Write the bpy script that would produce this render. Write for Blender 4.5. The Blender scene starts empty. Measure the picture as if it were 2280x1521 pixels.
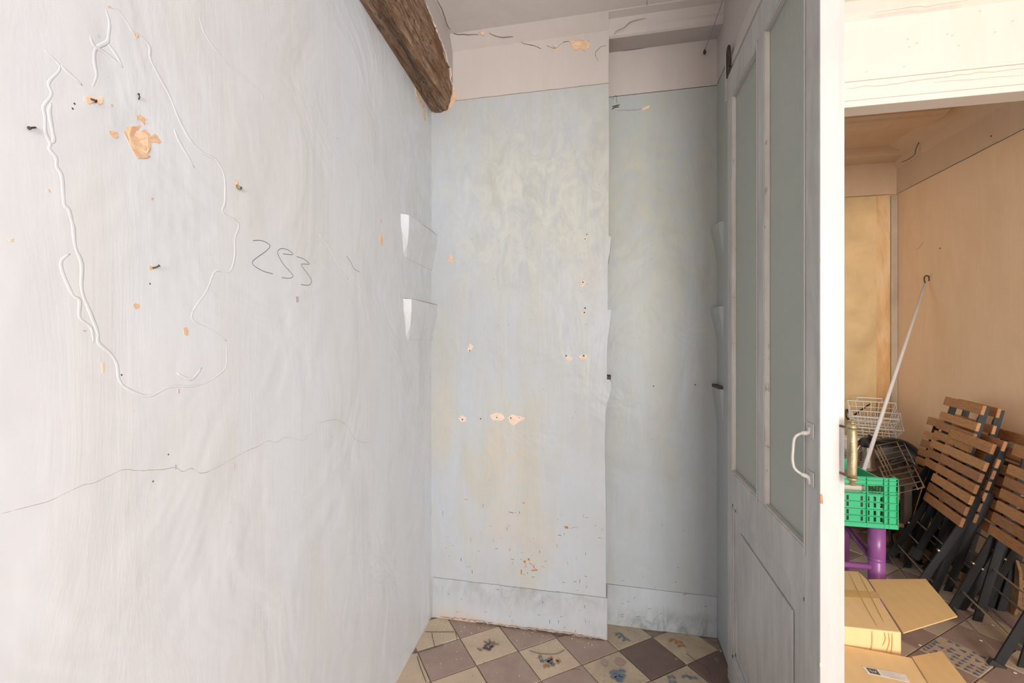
import bpy, bmesh, math, random
from mathutils import Vector, Matrix, noise
random.seed(7)
PI = math.pi
# ---------------------------------------------------------------- camera, light, exposure
F = 1013.3; H = 1.34; YAW = math.radians(12); CC, SS = math.cos(YAW), math.sin(YAW)
scn = bpy.context.scene
col = scn.collection
cam = bpy.data.cameras.new('camera'); cam.sensor_width = 36; cam.lens = F/2280*36; cam.clip_start = .02
camo = bpy.data.objects.new('camera', cam); col.objects.link(camo)
camo.location = (0, 0, H); camo.rotation_euler = (PI/2, 0, YAW); scn.camera = camo
scn.view_settings.view_transform = 'Standard'; scn.view_settings.look = 'None'
scn.view_settings.gamma = 1; scn.view_settings.use_curve_mapping = False
scn.view_settings.exposure = 0.0
w = bpy.data.worlds.new('sky'); scn.world = w; w.use_nodes = True
w.node_tree.nodes['Background'].inputs[0].default_value = (.80, .88, 1, 1)
w.node_tree.nodes['Background'].inputs[1].default_value = 1.0
def area(name, loc, target, sx, sy, power, colr):
    l = bpy.data.lights.new(name, 'AREA'); l.shape = 'RECTANGLE'; l.size = sx; l.size_y = sy
    l.energy = power; l.color = colr
    o = bpy.data.objects.new(name, l); col.objects.link(o); o.location = loc
    d = Vector(target)-Vector(loc); o.rotation_euler = d.to_track_quat('-Z', 'Y').to_euler()
    return o
area('daylight_window_rear', (1.35, -4.52, 1.45), (1.35, 0, 1.40), 1.5, 2.1, 285, (1, .965, .92))
area('side_fill_light', (2.20, -1.15, 1.5), (0, -1.0, 1.45), 1.5, 1.9, 60, (.88, .94, 1.0))  # extra lamp behind the camera, added to brighten the left wall

# ---------------------------------------------------------------- pixel helpers (photograph 2280 x 1521)
def R(px, py, D):
    L = (px-1140)/F*D
    return Vector((L*CC-D*SS, L*SS+D*CC, H-(py-760.5)/F*D))
def onV(px, py, P, d):      # vertical plane through P (x,y) with direction d
    r = R(px, py, 1.0); nx, ny = d[1], -d[0]
    t = (P[0]*nx+P[1]*ny)/(r.x*nx+r.y*ny)
    return R(px, py, t)
def onX(px, py, X): return onV(px, py, (X, 0), (0, 1))
def onY(px, py, Y): return onV(px, py, (0, Y), (1, 0))
def onZ(px, py, z): return R(px, py, (H-z)*F/(py-760.5))
LW = (-.846, 2.1); LD = (-.063, .998)
def lwx(y): return LW[0]+.0631*(2.1-y)
def onL(px, py, off=0): return onV(px, py, (LW[0]+off, LW[1]), LD)

# ---------------------------------------------------------------- mesh helpers
def BM(): return bmesh.new()
def quadf(bm, vs, idx):
    for f in idx:
        try: bm.faces.new([vs[i] for i in f])
        except ValueError: pass
BOXF = [(0,3,2,1),(4,5,6,7),(0,1,5,4),(1,2,6,5),(2,3,7,6),(3,0,4,7)]
def box(bm, x0, x1, y0, y1, z0, z1, M=None):
    vs = [Vector(p) for p in ((x0,y0,z0),(x1,y0,z0),(x1,y1,z0),(x0,y1,z0),(x0,y0,z1),(x1,y0,z1),(x1,y1,z1),(x0,y1,z1))]
    if M is not None: vs = [M @ v for v in vs]
    quadf(bm, [bm.verts.new(v) for v in vs], BOXF); return bm
def bar(bm, a, b, wa, wb, up=(0,0,1)):     # rectangular bar, width wa (sideways) wb (along up)
    a, b = Vector(a), Vector(b); d = (b-a).normalized(); s = d.cross(Vector(up))
    if s.length < 1e-4: s = d.cross(Vector((1,0,0)))
    s.normalize(); u = s.cross(d).normalized(); s *= wa/2; u *= wb/2
    vs = [a-s-u, a+s-u, a+s+u, a-s+u, b-s-u, b+s-u, b+s+u, b-s+u]
    quadf(bm, [bm.verts.new(v) for v in vs], BOXF); return bm
def prism(bm, pts, ext):                   # planar polygon extruded by vector ext
    ext = Vector(ext); a = [bm.verts.new(Vector(p)) for p in pts]; b = [bm.verts.new(Vector(p)+ext) for p in pts]
    bm.faces.new(a); bm.faces.new(b[::-1]); n = len(a)
    for i in range(n): bm.faces.new((a[i], b[i], b[(i+1)%n], a[(i+1)%n]))
    return bm
def tube(bm, pts, r, n=8, rz=None, closed=False):
    pts = [Vector(p) for p in pts]; m = len(pts); rings = []; prev = None
    for i, p in enumerate(pts):
        if closed: t = pts[(i+1)%m]-pts[i-1]
        else: t = pts[min(i+1, m-1)]-pts[max(i-1, 0)]
        if t.length < 1e-7: t = Vector((0,0,1))
        t.normalize()
        if prev is None: s = t.cross(Vector((0,0,1)) if abs(t.z) < .9 else Vector((1,0,0)))
        else: s = prev - t*prev.dot(t)
        s.normalize(); prev = s; u = t.cross(s); ri = r[i] if isinstance(r, (list, tuple)) else r
        rings.append([bm.verts.new(p+(s*math.cos(2*PI*k/n)+u*math.sin(2*PI*k/n))*ri) for k in range(n)])
    for i in range(m if closed else m-1):
        A, B = rings[i], rings[(i+1)%m]
        for k in range(n):
            bm.faces.new((A[k], A[(k+1)%n], B[(k+1)%n], B[k]))
    if not closed: bm.faces.new(rings[0][::-1]); bm.faces.new(rings[-1])
    return bm
def lathe(bm, c, prof, n=20, axis=Vector((0,0,1))):
    c = Vector(c); q = Vector((0,0,1)).rotation_difference(axis); rings = []
    for r, z in prof:
        r = max(r, 1e-4)
        rings.append([bm.verts.new(c+q @ Vector((r*math.cos(2*PI*k/n), r*math.sin(2*PI*k/n), z))) for k in range(n)])
    for A, B in zip(rings, rings[1:]):
        for k in range(n): bm.faces.new((A[k], A[(k+1)%n], B[(k+1)%n], B[k]))
    bm.faces.new(rings[0][::-1]); bm.faces.new(rings[-1]); return bm
def smooth_pts(pts, k=4):
    pts = [Vector(p) for p in pts]; out = []
    for i in range(len(pts)-1):
        p0, p1, p2, p3 = pts[max(i-1,0)], pts[i], pts[i+1], pts[min(i+2, len(pts)-1)]
        for j in range(k):
            t = j/k
            out.append(.5*((2*p1)+(p2-p0)*t+(2*p0-5*p1+4*p2-p3)*t*t+(3*p1-p0-3*p2+p3)*t**3))
    out.append(pts[-1]); return out

def wloc(o):
    v = Vector((0,0,0))
    while o is not None: v += o.location; o = o.parent
    return v
def obj(name, bm, m, parent=None, smooth=False, bevel=0, kind=None, label=None, origin=None):
    bmesh.ops.recalc_face_normals(bm, faces=bm.faces[:])
    me = bpy.data.meshes.new(name)
    if parent is not None: off = wloc(parent)
    else:
        if origin is None:
            xs = [v.co for v in bm.verts]
            origin = Vector(((min(v.x for v in xs)+max(v.x for v in xs))/2, (min(v.y for v in xs)+max(v.y for v in xs))/2, min(v.z for v in xs)))
        off = Vector(origin)
    for v in bm.verts: v.co -= off
    bm.to_mesh(me); bm.free()
    for mm in (m if isinstance(m, (list, tuple)) else [m]): me.materials.append(mm)
    if smooth:
        me.shade_smooth()
    o = bpy.data.objects.new(name, me); col.objects.link(o)
    if parent is not None: o.parent = parent
    else: o.location = off
    if bevel:
        b = o.modifiers.new('bevel', 'BEVEL'); b.width = bevel; b.segments = 2; b.limit_method = 'ANGLE'
    if kind: o['kind'] = kind
    if label: o['label'] = label
    return o
def thing(name, loc, label, cat, group=None, kind=None):
    o = bpy.data.objects.new(name, None); o.empty_display_size = .05; col.objects.link(o); o.location = loc
    return tag(o, label, cat, group, kind)
def tag(o, label=None, cat=None, group=None, kind=None):
    if label: o['label'] = label
    if cat: o['category'] = cat
    if group: o['group'] = group
    if kind: o['kind'] = kind
    return o
def copy_tree(o, parent=None):
    c = o.copy(); col.objects.link(c)
    if parent is not None: c.parent = parent
    for ch in list(o.children): copy_tree(ch, c)
    return c

# ---------------------------------------------------------------- materials
def new(name):
    m = bpy.data.materials.new(name); m.use_nodes = True; nt = m.node_tree
    return m, nt, nt.nodes['Principled BSDF']
def L(c): return (c[0], c[1], c[2], 1)
def srgb(r, g, b):
    f = lambda v: (v/255/12.92) if v/255 <= .04045 else ((v/255+.055)/1.055)**2.4
    return (f(r), f(g), f(b))
def coords(nt, scale=(1,1,1)):
    tc = nt.nodes.new('ShaderNodeNewGeometry'); mp = nt.nodes.new('ShaderNodeMapping')
    mp.inputs['Scale'].default_value = scale; nt.links.new(tc.outputs['Position'], mp.inputs['Vector']); return mp.outputs[0]
def ocoords(nt, scale=(1,1,1)):
    tc = nt.nodes.new('ShaderNodeTexCoord'); mp = nt.nodes.new('ShaderNodeMapping')
    mp.inputs['Scale'].default_value = scale; nt.links.new(tc.outputs['Object'], mp.inputs['Vector']); return mp.outputs[0]
def noisen(nt, vec, scale, detail=4, rough=.55, dist=0):
    n = nt.nodes.new('ShaderNodeTexNoise'); n.inputs['Scale'].default_value = scale; n.inputs['Detail'].default_value = detail
    n.inputs['Roughness'].default_value = rough; n.inputs['Distortion'].default_value = dist
    nt.links.new(vec, n.inputs['Vector']); return n.outputs['Fac']
def ramp(nt, fac, stops):
    r = nt.nodes.new('ShaderNodeValToRGB'); e = r.color_ramp.elements
    while len(e) < len(stops): e.new(.5)
    for el, (p, c) in zip(e, stops): el.position = p; el.color = L(c) if len(c) == 3 else c
    nt.links.new(fac, r.inputs[0]); return r.outputs[0]
def mix(nt, fac, a, b, mode='MIX'):
    n = nt.nodes.new('ShaderNodeMix'); n.data_type = 'RGBA'; n.blend_type = mode
    for s, v in ((n.inputs[0], fac), (n.inputs[6], a), (n.inputs[7], b)):
        if hasattr(v, 'node'): nt.links.new(v, s)
        elif isinstance(v, (int, float)): s.default_value = v
        else: s.default_value = L(v)
    return n.outputs[2]
def math_(nt, op, a, b=0, clamp=False):
    n = nt.nodes.new('ShaderNodeMath'); n.operation = op; n.use_clamp = clamp
    for s, v in ((n.inputs[0], a), (n.inputs[1], b)):
        if hasattr(v, 'node'): nt.links.new(v, s)
        else: s.default_value = v
    return n.outputs[0]
def bump(nt, p, h, strength=.3, dist=.01, prev=None):
    b = nt.nodes.new('ShaderNodeBump'); b.inputs['Strength'].default_value = strength; b.inputs['Distance'].default_value = dist
    nt.links.new(h, b.inputs['Height'])
    if prev is not None: nt.links.new(prev, b.inputs['Normal'])
    nt.links.new(b.outputs[0], p.inputs['Normal']); return b.outputs[0]
W_, B_ = (1,1,1), (0,0,0)
def blob(nt, vec_scale, centre, lo=.2, hi=1.0):   # soft spot mask around a world point
    tc = nt.nodes.new('ShaderNodeNewGeometry'); s = nt.nodes.new('ShaderNodeVectorMath'); s.operation = 'SUBTRACT'
    nt.links.new(tc.outputs['Position'], s.inputs[0]); s.inputs[1].default_value = centre
    m = nt.nodes.new('ShaderNodeVectorMath'); m.operation = 'MULTIPLY'; nt.links.new(s.outputs[0], m.inputs[0]); m.inputs[1].default_value = vec_scale
    l = nt.nodes.new('ShaderNodeVectorMath'); l.operation = 'LENGTH'; nt.links.new(m.outputs[0], l.inputs[0])
    return ramp(nt, l.outputs['Value'], [(lo, W_), (hi, B_)])

def plaster(name, c1, c2, c3, rough=.42, stains=(), speck=.5, bstr=.35, spec=.4, medk=1.0):
    m, nt, p = new(name); v = coords(nt); vs = coords(nt, (1, 1, .22)); vf = coords(nt, (1, 1, .10))
    big = noisen(nt, v, 1.6, 3, .5, .6); med = noisen(nt, vs, 7, 6, .62, .8); fine = noisen(nt, vf, 60, 4, .6)
    c = mix(nt, ramp(nt, big, [(.40, B_), (.62, W_)]), c1, c2)
    c = mix(nt, math_(nt, 'MULTIPLY', ramp(nt, med, [(.44, B_), (.66, W_)]), .9), c, c3)
    c = mix(nt, math_(nt, 'MULTIPLY', ramp(nt, fine, [(.45, B_), (.75, W_)]), .10), c, tuple(min(1, q*1.22) for q in c1))
    for centre, sc, scol, amt in stains:
        k = math_(nt, 'MULTIPLY', blob(nt, sc, centre), ramp(nt, noisen(nt, coords(nt, (1,1,.6)), 14, 6, .7, 1.2), [(.38, B_), (.62, W_)]))
        c = mix(nt, math_(nt, 'MULTIPLY', k, amt), c, scol)
    if speck:
        sp = noisen(nt, v, 46, 2, .5); c = mix(nt, math_(nt, 'MULTIPLY', ramp(nt, sp, [(.76, B_), (.79, W_)]), speck), c, (.30, .20, .13))
    nt.links.new(c, p.inputs['Base Color']); p.inputs['Roughness'].default_value = rough
    p.inputs['Specular IOR Level'].default_value = spec
    b1 = bump(nt, p, noisen(nt, v, 3.2, 3, .5, .8), bstr, .03)
    b2 = bump(nt, p, med, bstr*1.3*medk, .008, b1)
    bump(nt, p, fine, bstr*.5, .0015, b2)
    return m
PAR = plaster
M_left = plaster('painted_plaster_pale', (.63,.672,.725), (.645,.668,.70), (.615,.638,.655), .40, speck=.25, medk=.5,
    stains=[((-.85, 1.95, 1.9), (1.2, 2.2, .55), (.50,.52,.47), .55)])
M_pier = plaster('painted_plaster_blue', (.405,.445,.495), (.385,.41,.435), (.40,.405,.375), .40,
    stains=[((-.48, 2.09, .75), (4.5, 1, 2.6), (.50,.43,.32), .65), ((-.45, 2.09, .42), (3.2, 1, 4.5), (.48,.42,.36), .5),
            ((-.80, 2.09, .95), (9, 1, 3.5), (.50,.44,.34), .6), ((-.3, 2.09, 2.0), (1.4, 1, 1.6), (.52,.54,.49), .8)])
M_recess = plaster('painted_plaster_recess', (.37,.41,.44), (.355,.385,.40), (.365,.375,.345), .42,
    stains=[((.25, 2.21, 2.0), (1.2, 1, 1.15), (.42,.42,.35), .9)])
M_upper = plaster('pinkish_plaster', (.50,.455,.43), (.49,.45,.43), (.48,.44,.42), .8, speck=0, bstr=.14, spec=.15)
M_ceil = plaster('ceiling_plaster', (.68,.63,.61), (.66,.61,.59), (.64,.60,.58), .85, speck=0, bstr=.14, spec=.1)
M_cream = plaster('cream_paint', (.84,.79,.73), (.84,.785,.725), (.83,.76,.68), .45, speck=.10, bstr=.12)
M_tan = plaster('tan_wall', (.86,.60,.37), (.83,.57,.345), (.88,.62,.39), .85, speck=.1, bstr=.1, spec=.1)
M_tan2 = plaster('tan_upper_wall', (.70,.50,.33), (.72,.53,.36), (.68,.48,.30), .85, speck=0, bstr=.1, spec=.1)
M_ochre = plaster('ochre_stained_wall', (.80,.50,.22), (.82,.60,.35), (.62,.32,.12), .8, speck=.2, bstr=.15)
M_skirt = plaster('scuffed_skirting_paint', (.40,.44,.49), (.40,.43,.46), (.37,.39,.41), .5, speck=.6, bstr=.5,
    stains=[((-.4, 2.08, .17), (1.6, 1, 9), (.22,.22,.20), .55), ((-.4, 2.08, .0), (1.2, 1, 30), (.45,.33,.26), .8), ((-.72, 2.08, .0), (5, 1, 10), (.50,.38,.30), .8), ((.3, 2.2, .03), (2.2, 1, 11), (.16,.19,.17), .95)])

def paint(name, c, c2, rough=.45, wear=(.35,.20,.10), amt=.6, scale=(1,1,.15), freq=30, thr=.70):
    m, nt, p = new(name); v = coords(nt, scale)
    n = noisen(nt, v, freq, 5, .6, .4); n9 = noisen(nt, coords(nt, (1, 1, .4)), 5, 4, .6, 1.5)
    cc = mix(nt, ramp(nt, math_(nt, 'ADD', math_(nt, 'MULTIPLY', n, .5), math_(nt, 'MULTIPLY', n9, .5)), [(.40, B_), (.60, W_)]), c, c2)
    wn = noisen(nt, coords(nt, (1,1,.5)), 34, 4, .6)
    cc = mix(nt, math_(nt, 'MULTIPLY', ramp(nt, wn, [(thr, B_), (thr+.02, W_)]), amt), cc, wear)
    nt.links.new(cc, p.inputs['Base Color']); p.inputs['Roughness'].default_value = rough
    bump(nt, p, n, .25, .003); return m
M_door = paint('brushed_grey_white_paint', (.38,.375,.37), (.49,.485,.48), .4, amt=.5, thr=.78)
M_edge = paint('white_door_edge_paint', (.46,.44,.425), (.50,.48,.465), .45, wear=(.55,.36,.20), amt=.7, thr=.735)
M_bead = paint('worn_white_bead_paint', (.62,.56,.50), (.74,.71,.68), .45, wear=(.40,.26,.15), amt=.6, thr=.62)
M_jamb = paint('jamb_paint', (.50,.465,.435), (.54,.505,.475), .5, amt=.2, thr=.76)

def simple(name, c, rough=.5, metal=0, var=.12, freq=12, bstr=.1, scale=(1,1,1), spec=.5, c2=None, obj_space=False):
    m, nt, p = new(name); n = noisen(nt, (ocoords if obj_space else coords)(nt, scale), freq, 5, .6, .3)
    a = tuple(q*(1-var) for q in c); b = c2 or tuple(min(1, q*(1+var)) for q in c)
    nt.links.new(mix(nt, ramp(nt, n, [(.3, B_), (.7, W_)]), a, b), p.inputs['Base Color'])
    p.inputs['Roughness'].default_value = rough; p.inputs['Metallic'].default_value = metal; p.inputs['Specular IOR Level'].default_value = spec
    if bstr: bump(nt, p, n, bstr, .002)
    return m
M_black = simple('black_steel', (.009,.010,.011), .5, .0, .3, 30, .05)
M_slats = [simple('slat_wood_%d' % i, c, .5, 0, .25, 9, .12, (2.5, 1, 14), obj_space=True) for i, c in enumerate(((.44,.20,.075), (.52,.25,.10), (.36,.165,.07)))]
M_green = simple('green_plastic', (.055,.50,.24), .35, 0, .06, 6, 0)
M_purple = simple('purple_paint', (.26,.085,.28), .3, 0, .10, 8, .05)
M_mauve = simple('mauve_fabric', (.36,.21,.19), .8, 0, .1, 20, .1)
M_white = simple('white_coated_wire', (.92,.88,.80), .4, 0, .08, 20, 0)
M_pole = simple('white_pole_plastic', (.78,.73,.68), .4, 0, .05, 20, 0)
M_porc = simple('white_porcelain', (.68,.60,.52), .25, 0, .06, 12, 0)
M_steel = simple('brushed_steel', (.42,.36,.29), .32, .9, .15, 30, .05, (1,1,.1))
M_dark = simple('dark_plastic', (.03,.028,.025), .4, 0, .2, 20, .05)
M_pan = simple('dark_pan_enamel', (.075,.06,.055), .35, .3, .25, 12, .05)
M_wire = simple('chromed_wire', (.55,.47,.38), .3, .8, .1, 20, 0)
M_brass = simple('worn_brass', (.24,.19,.09), .42, .6, .35, 40, .2, (1,1,.3), c2=(.42,.36,.22))
M_iron = simple('rusty_iron', (.07,.045,.03), .6, .4, .4, 60, .2)
M_crack = simple('crack_shadow_gap', (.09,.065,.05), .95, 0, .4, 60, 0)
M_hair = simple('hairline_crack', (.42,.40,.39), .95, 0, .2, 60, 0)
M_pencil = simple('pencil_graphite', (.10,.08,.08), .7, 0, .2, 60, 0)
M_patch = simple('exposed_plaster', (.62,.39,.23), .9, 0, .12, 60, .4, c2=(.76,.54,.37))
M_patchpale = simple('exposed_plaster_pale', (.78,.55,.40), .9, 0, .1, 60, .5)
M_violet = simple('violet_scuff', (.48,.40,.47), .8, 0, .1, 60, 0)
M_cord = simple('grey_cord', (.30,.26,.22), .7, 0, .2, 60, 0)
M_wood = simple('plain_wood', (.26,.145,.065), .6, 0, .3, 8, .1, (1, 8, 8))
M_cloth = simple('golden_cloth', (.34,.20,.07), .85, 0, .4, 14, .4)
M_redcloth = simple('striped_cloth', (.34,.13,.09), .9, 0, .5, 25, .3, c2=(.55,.45,.33))
M_label = simple('white_paper_label', (.85,.80,.76), .6, 0, .03, 20, 0)
M_ink = simple('grey_print_ink', (.12,.10,.09), .6, 0, .1, 20, 0)
M_inklight = simple('pale_print_ink', (.45,.40,.36), .6, 0, .1, 20, 0)
M_debris = simple('plaster_crumbs', (.66,.56,.49), .9, 0, .15, 60, .2)
def cardboard(name, c):
    m, nt, p = new(name); n = noisen(nt, coords(nt, (1,1,1)), 5, 4, .5); v = coords(nt)
    wv = nt.nodes.new('ShaderNodeTexWave'); wv.inputs['Scale'].default_value = 26; wv.inputs['Distortion'].default_value = 1.5
    nt.links.new(coords(nt, (.25, 1, .25)), wv.inputs['Vector'])
    cc = mix(nt, ramp(nt, n, [(.3, B_), (.7, W_)]), c, tuple(q*.93 for q in c))
    cc = mix(nt, math_(nt, 'MULTIPLY', wv.outputs['Fac'], .07), cc, tuple(q*.6 for q in c))
    nt.links.new(cc, p.inputs['Base Color']); p.inputs['Roughness'].default_value = .75
    b = bump(nt, p, wv.outputs['Fac'], .08, .002); bump(nt, p, n, .3, .01, b); return m
M_card = cardboard('cardboard', (.90,.63,.32)); M_tape = simple('brown_packing_tape', (.76,.50,.20), .25, 0, .05, 8, 0)
M_cardin = cardboard('cardboard_inside', (.80,.54,.25))
# frosted glass
M_glass, nt, p = new('frosted_textured_glass')
gn = noisen(nt, coords(nt, (1,1,.45)), 55, 3, .5, 1.0); g2 = noisen(nt, coords(nt), 2.5, 3)
nt.links.new(mix(nt, ramp(nt, g2, [(.35, B_), (.65, W_)]), (.46,.51,.455), (.50,.535,.49)), p.inputs['Base Color'])
p.inputs['Roughness'].default_value = .42; p.inputs['Transmission Weight'].default_value = .30; p.inputs['IOR'].default_value = 1.45
bump(nt, p, gn, .35, .004)
# rough old beam wood
M_beam, nt, p = new('rough_old_beam_wood')
v = coords(nt, (9, 1, 9)); n1 = noisen(nt, v, 4.5, 8, .7, .8); n2 = noisen(nt, coords(nt, (30, 2.2, 30)), 3.2, 5, .7, .4)
c = ramp(nt, n1, [(.25, (.08,.035,.018)), (.40, (.26,.13,.065)), (.52, (.46,.28,.17)), (.68, (.72,.55,.42))])
c = mix(nt, ramp(nt, n2, [(.30, W_), (.42, B_)]), c, (.035,.018,.01))
c = mix(nt, ramp(nt, noisen(nt, coords(nt), 3.0, 3), [(.52, B_), (.68, (.6,.6,.6))]), c, (.34,.14,.05))
nt.links.new(c, p.inputs['Base Color']); p.inputs['Roughness'].default_value = .85
b = bump(nt, p, n1, 1.0, .02); bump(nt, p, n2, 1.0, .02, b)
# tiles
def tilemat(name, c, c2, dark, rough=.5, amt=.4):
    m, nt, p = new(name); n = noisen(nt, coords(nt), 9, 6, .65, .5); n2 = noisen(nt, coords(nt), 70, 3, .6)
    cc = mix(nt, ramp(nt, n, [(.35, B_), (.65, W_)]), c, c2)
    cc = mix(nt, math_(nt, 'MULTIPLY', ramp(nt, n2, [(.60, B_), (.72, W_)]), amt), cc, dark)
    cc = mix(nt, math_(nt, 'MULTIPLY', ramp(nt, noisen(nt, coords(nt), 24, 5, .7), [(.63, B_), (.70, W_)]), .4), cc, (.62,.52,.45))
    nt.links.new(cc, p.inputs['Base Color']); p.inputs['Roughness'].default_value = rough; bump(nt, p, n2, .2, .001)
    return m
M_tcream = tilemat('cream_tile', (.57,.455,.335), (.50,.395,.29), (.30,.22,.17), amt=.6)
M_tspeck = tilemat('speckled_tile', (.50,.41,.29), (.38,.30,.22), (.18,.15,.12), amt=.8)
M_tmauve = tilemat('mauve_tile', (.32,.225,.19), (.38,.28,.235), (.25,.18,.16))
M_tdark = tilemat('dark_brown_tile', (.13,.085,.07), (.17,.11,.09), (.09,.07,.06))
M_grout = simple('dusty_grout', (.27,.21,.17), .95, 0, .3, 30, .3)
M_blue = simple('blue_glaze', (.12,.17,.24), .5, 0, .2, 60, 0)
M_leafc = simple('rust_leaf_glaze', (.36,.17,.06), .5, 0, .2, 60, 0)
M_plum = simple('plum_glaze', (.13,.08,.10), .5, 0, .2, 60, 0)
M_olive = simple('olive_glaze', (.20,.17,.09), .5, 0, .2, 60, 0)

CEIL = 2.79; XR = 2.22; YB = 4.14; YP = 2.09; YR = 2.21; REAR = -4.6
# ================================================================ ROOM SHELL
def struct(name, bm, m, **k): return obj(name, bm, m, kind='structure', **k)
fl = struct('floor', box(BM(), -1.1, 2.4, REAR-.1, YB+.1, -.12, -.006), M_grout)
# tiles laid diagonally, 19.5 cm
UT = Vector((.1515, .1227, 0)); VT = Vector((.1227, -.1515, 0)); OT = Vector((-.657, 1.962, 0))
tile_at = {}
def tilebm(a, b, c, d, dz):
    bm = BM(); g = .0022; cen = (a+b+c+d)/4
    pts = [p+(cen-p).normalized()*g*1.6 for p in (a, b, c, d)]
    top = [bm.verts.new(p+(cen-p).normalized()*.002+Vector((0,0,dz))) for p in pts]
    mid = [bm.verts.new(p+Vector((0,0,dz-.0015))) for p in pts]; bot = [bm.verts.new(Vector((p.x, p.y, -.012))) for p in pts]
    bm.faces.new(top)
    for A, B in ((top, mid), (mid, bot)):
        for i in range(4): bm.faces.new((A[i], A[(i+1)%4], B[(i+1)%4], B[i]))
    return bm
def inside(p):
    if p.y > YP+.02 and p.x < -.03: return False
    if p.y > YR+.03 and p.x < .95: return False
    return lwx(p.y)-.02 < p.x < XR and 1.15 < p.y < YB
for i in range(-6, 30):
    for j in range(-16, 22):
        a = OT+UT*i+VT*j; cen = a+(UT+VT)/2
        if not inside(cen): continue
        if cen.x > .5 and cen.y < 1.25: continue
        cream = (i+j) % 2 == 0
        m = M_tcream if cream else M_tmauve
        if (i, j) == (3, 2): m = M_tdark
        if cream and cen.x > -.12 and cen.x < .5: m = M_tspeck
        if not cream and cen.x > .35 and cen.x < .6: m = M_tdark
        o = obj('floor_tile', tilebm(a, a+UT, a+UT+VT, a+VT, random.uniform(-.0012, .0012)), m, fl)
        tile_at[(i, j)] = (o, cen)
def petal(bm, c, r, ang, ln, wd, z=.0018):
    d = Vector((math.cos(ang), math.sin(ang), 0)); s = Vector((-d.y, d.x, 0)); c = Vector((c[0], c[1], z))
    pts = [c+d*r]; pts += [c+d*(r+ln*.35)+s*wd, c+d*(r+ln*.75)+s*wd*.7, c+d*(r+ln), c+d*(r+ln*.75)-s*wd*.7, c+d*(r+ln*.35)-s*wd]
    prism(bm, pts, (0,0,.0004))
def P2(px, py): q = onZ(px, py, 0); return (q.x, q.y)
def motif(key, layers):
    o, cen = tile_at[key]
    for m, fn in layers: obj('flower_print', fn(BM()), m, o)
Z1 = 3.081
def q1(x, y): return P2(880+x/Z1, 1280+y/Z1)
def berries(bm, pts, r, n=5):
    for x, y in pts:
        c = q1(x, y)
        for k in range(n): petal(bm, c, .0, k*2*PI/n+.3, r, r*.33)
    return bm
def leaves(bm, segs, wd=.005):
    for x0, y0, x1, y1 in segs:
        a, b = Vector(q1(x0, y0)), Vector(q1(x1, y1)); d = b-a
        petal(bm, a, 0, math.atan2(d.y, d.x), d.length, wd)
    return bm
if (0,0) in tile_at:
    motif((0,0), [(M_plum, lambda b: berries(b, [(620,490),(640,480),(655,500),(630,508),(645,515),(610,505),(665,492)], .010)),
                  (M_olive, lambda b: leaves(b, [(640,478,605,455),(650,475,645,440),(655,475,720,480),(640,470,690,462),(600,525,560,505)]))])
    motif((1,1), [(M_blue, lambda b: berries(b, [(1008,592),(1045,592),(1080,617),(1060,600)], .013)),
                  (M_leafc, lambda b: leaves(b, [(1085,595,1045,572),(1075,590,1070,560),(1100,585,1140,600),(1105,588,1125,615),(1035,612,1020,645),(1045,615,1055,640)], .007)),
                  (M_olive, lambda b: leaves(b, [(1000,575,985,550),(995,580,978,562),(1010,575,995,545)], .0025))])
    motif((2,2), [(M_blue, lambda b: leaves(b, [(1530,660,1465,680),(1530,655,1585,668),(1530,665,1530,700),(1500,705,1575,712),(1505,720,1570,735),(1520,690,1480,715),(1530,700,1585,690)], .009)),
                  (M_tmauve, lambda b: leaves(b, [(1500,600,1585,600),(1410,605,1460,600)], .022))])
for key, mm, pts in (((3,1), M_blue, [(1550,420),(1580,440),(1530,400)]), ((4,2), M_leafc, [(1940,455),(1900,440),(1960,480)]), ((3,3), M_blue, [(1890,695),(1990,690),(1900,730),(2040,700)]), ((5,2), M_plum, [(2040,600),(2100,650)])):
    if key in tile_at: motif(key, [(mm, lambda b, pts=pts: leaves(b, [(x, y, x+38, y+18) for x, y in pts]+[(x, y, x-22, y+20) for x, y in pts], .006))])
if (9,5) in tile_at:
    o, cen = tile_at[(9,5)]; bm = BM(); a0 = OT+UT*9+VT*5; rr = random.Random(3)
    for iu in range(7):
        for iv in range(7):
            c = a0+UT*((iu+.6)/7.2)+VT*((iv+.6)/7.2)
            if rr.random() < .15: continue
            an = rr.choice((0, PI/2, PI, -PI/2, PI/4))+math.atan2(UT.y, UT.x); s = rr.uniform(.008, .013)
            pts = [c+Vector((math.cos(an+t), math.sin(an+t), 0))*s*k+Vector((0,0,.0016)) for t, k in ((0,1.3),(2.2,1),(-2.2,1))]
            prism(bm, pts, (0,0,.0004))
    obj('triangle_print', bm, M_blue, o)
def tcrack(pts):
    P_ = [onZ(880+x/Z1, 1280+y/Z1, .0008) for x, y in pts]
    obj('tile_crack', tube(BM(), smooth_pts(P_, 3), .0012, 4), M_crack, fl)
for pts in ([(205,390),(250,392),(330,392),(412,392)], [(252,398),(256,430),(272,495)], [(415,395),(425,450)], [(920,520),(980,538),(1060,545),(1115,540),(1160,515)], [(130,540),(200,520),(330,480)], [(150,560),(175,640),(212,735)], [(1215,650),(1268,652)], [(2000,540),(2060,590),(2140,640),(2160,690)]): tcrack(pts)
# ceiling
ce = struct('ceiling', box(BM(), -1.1, 2.4, REAR-.1, 2.30, CEIL, CEIL+.1), M_ceil)
ce2 = struct('ceiling_right', box(BM(), .3, 2.4, 2.30, YB+.1, CEIL+.03, CEIL+.13), M_tan2)
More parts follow.
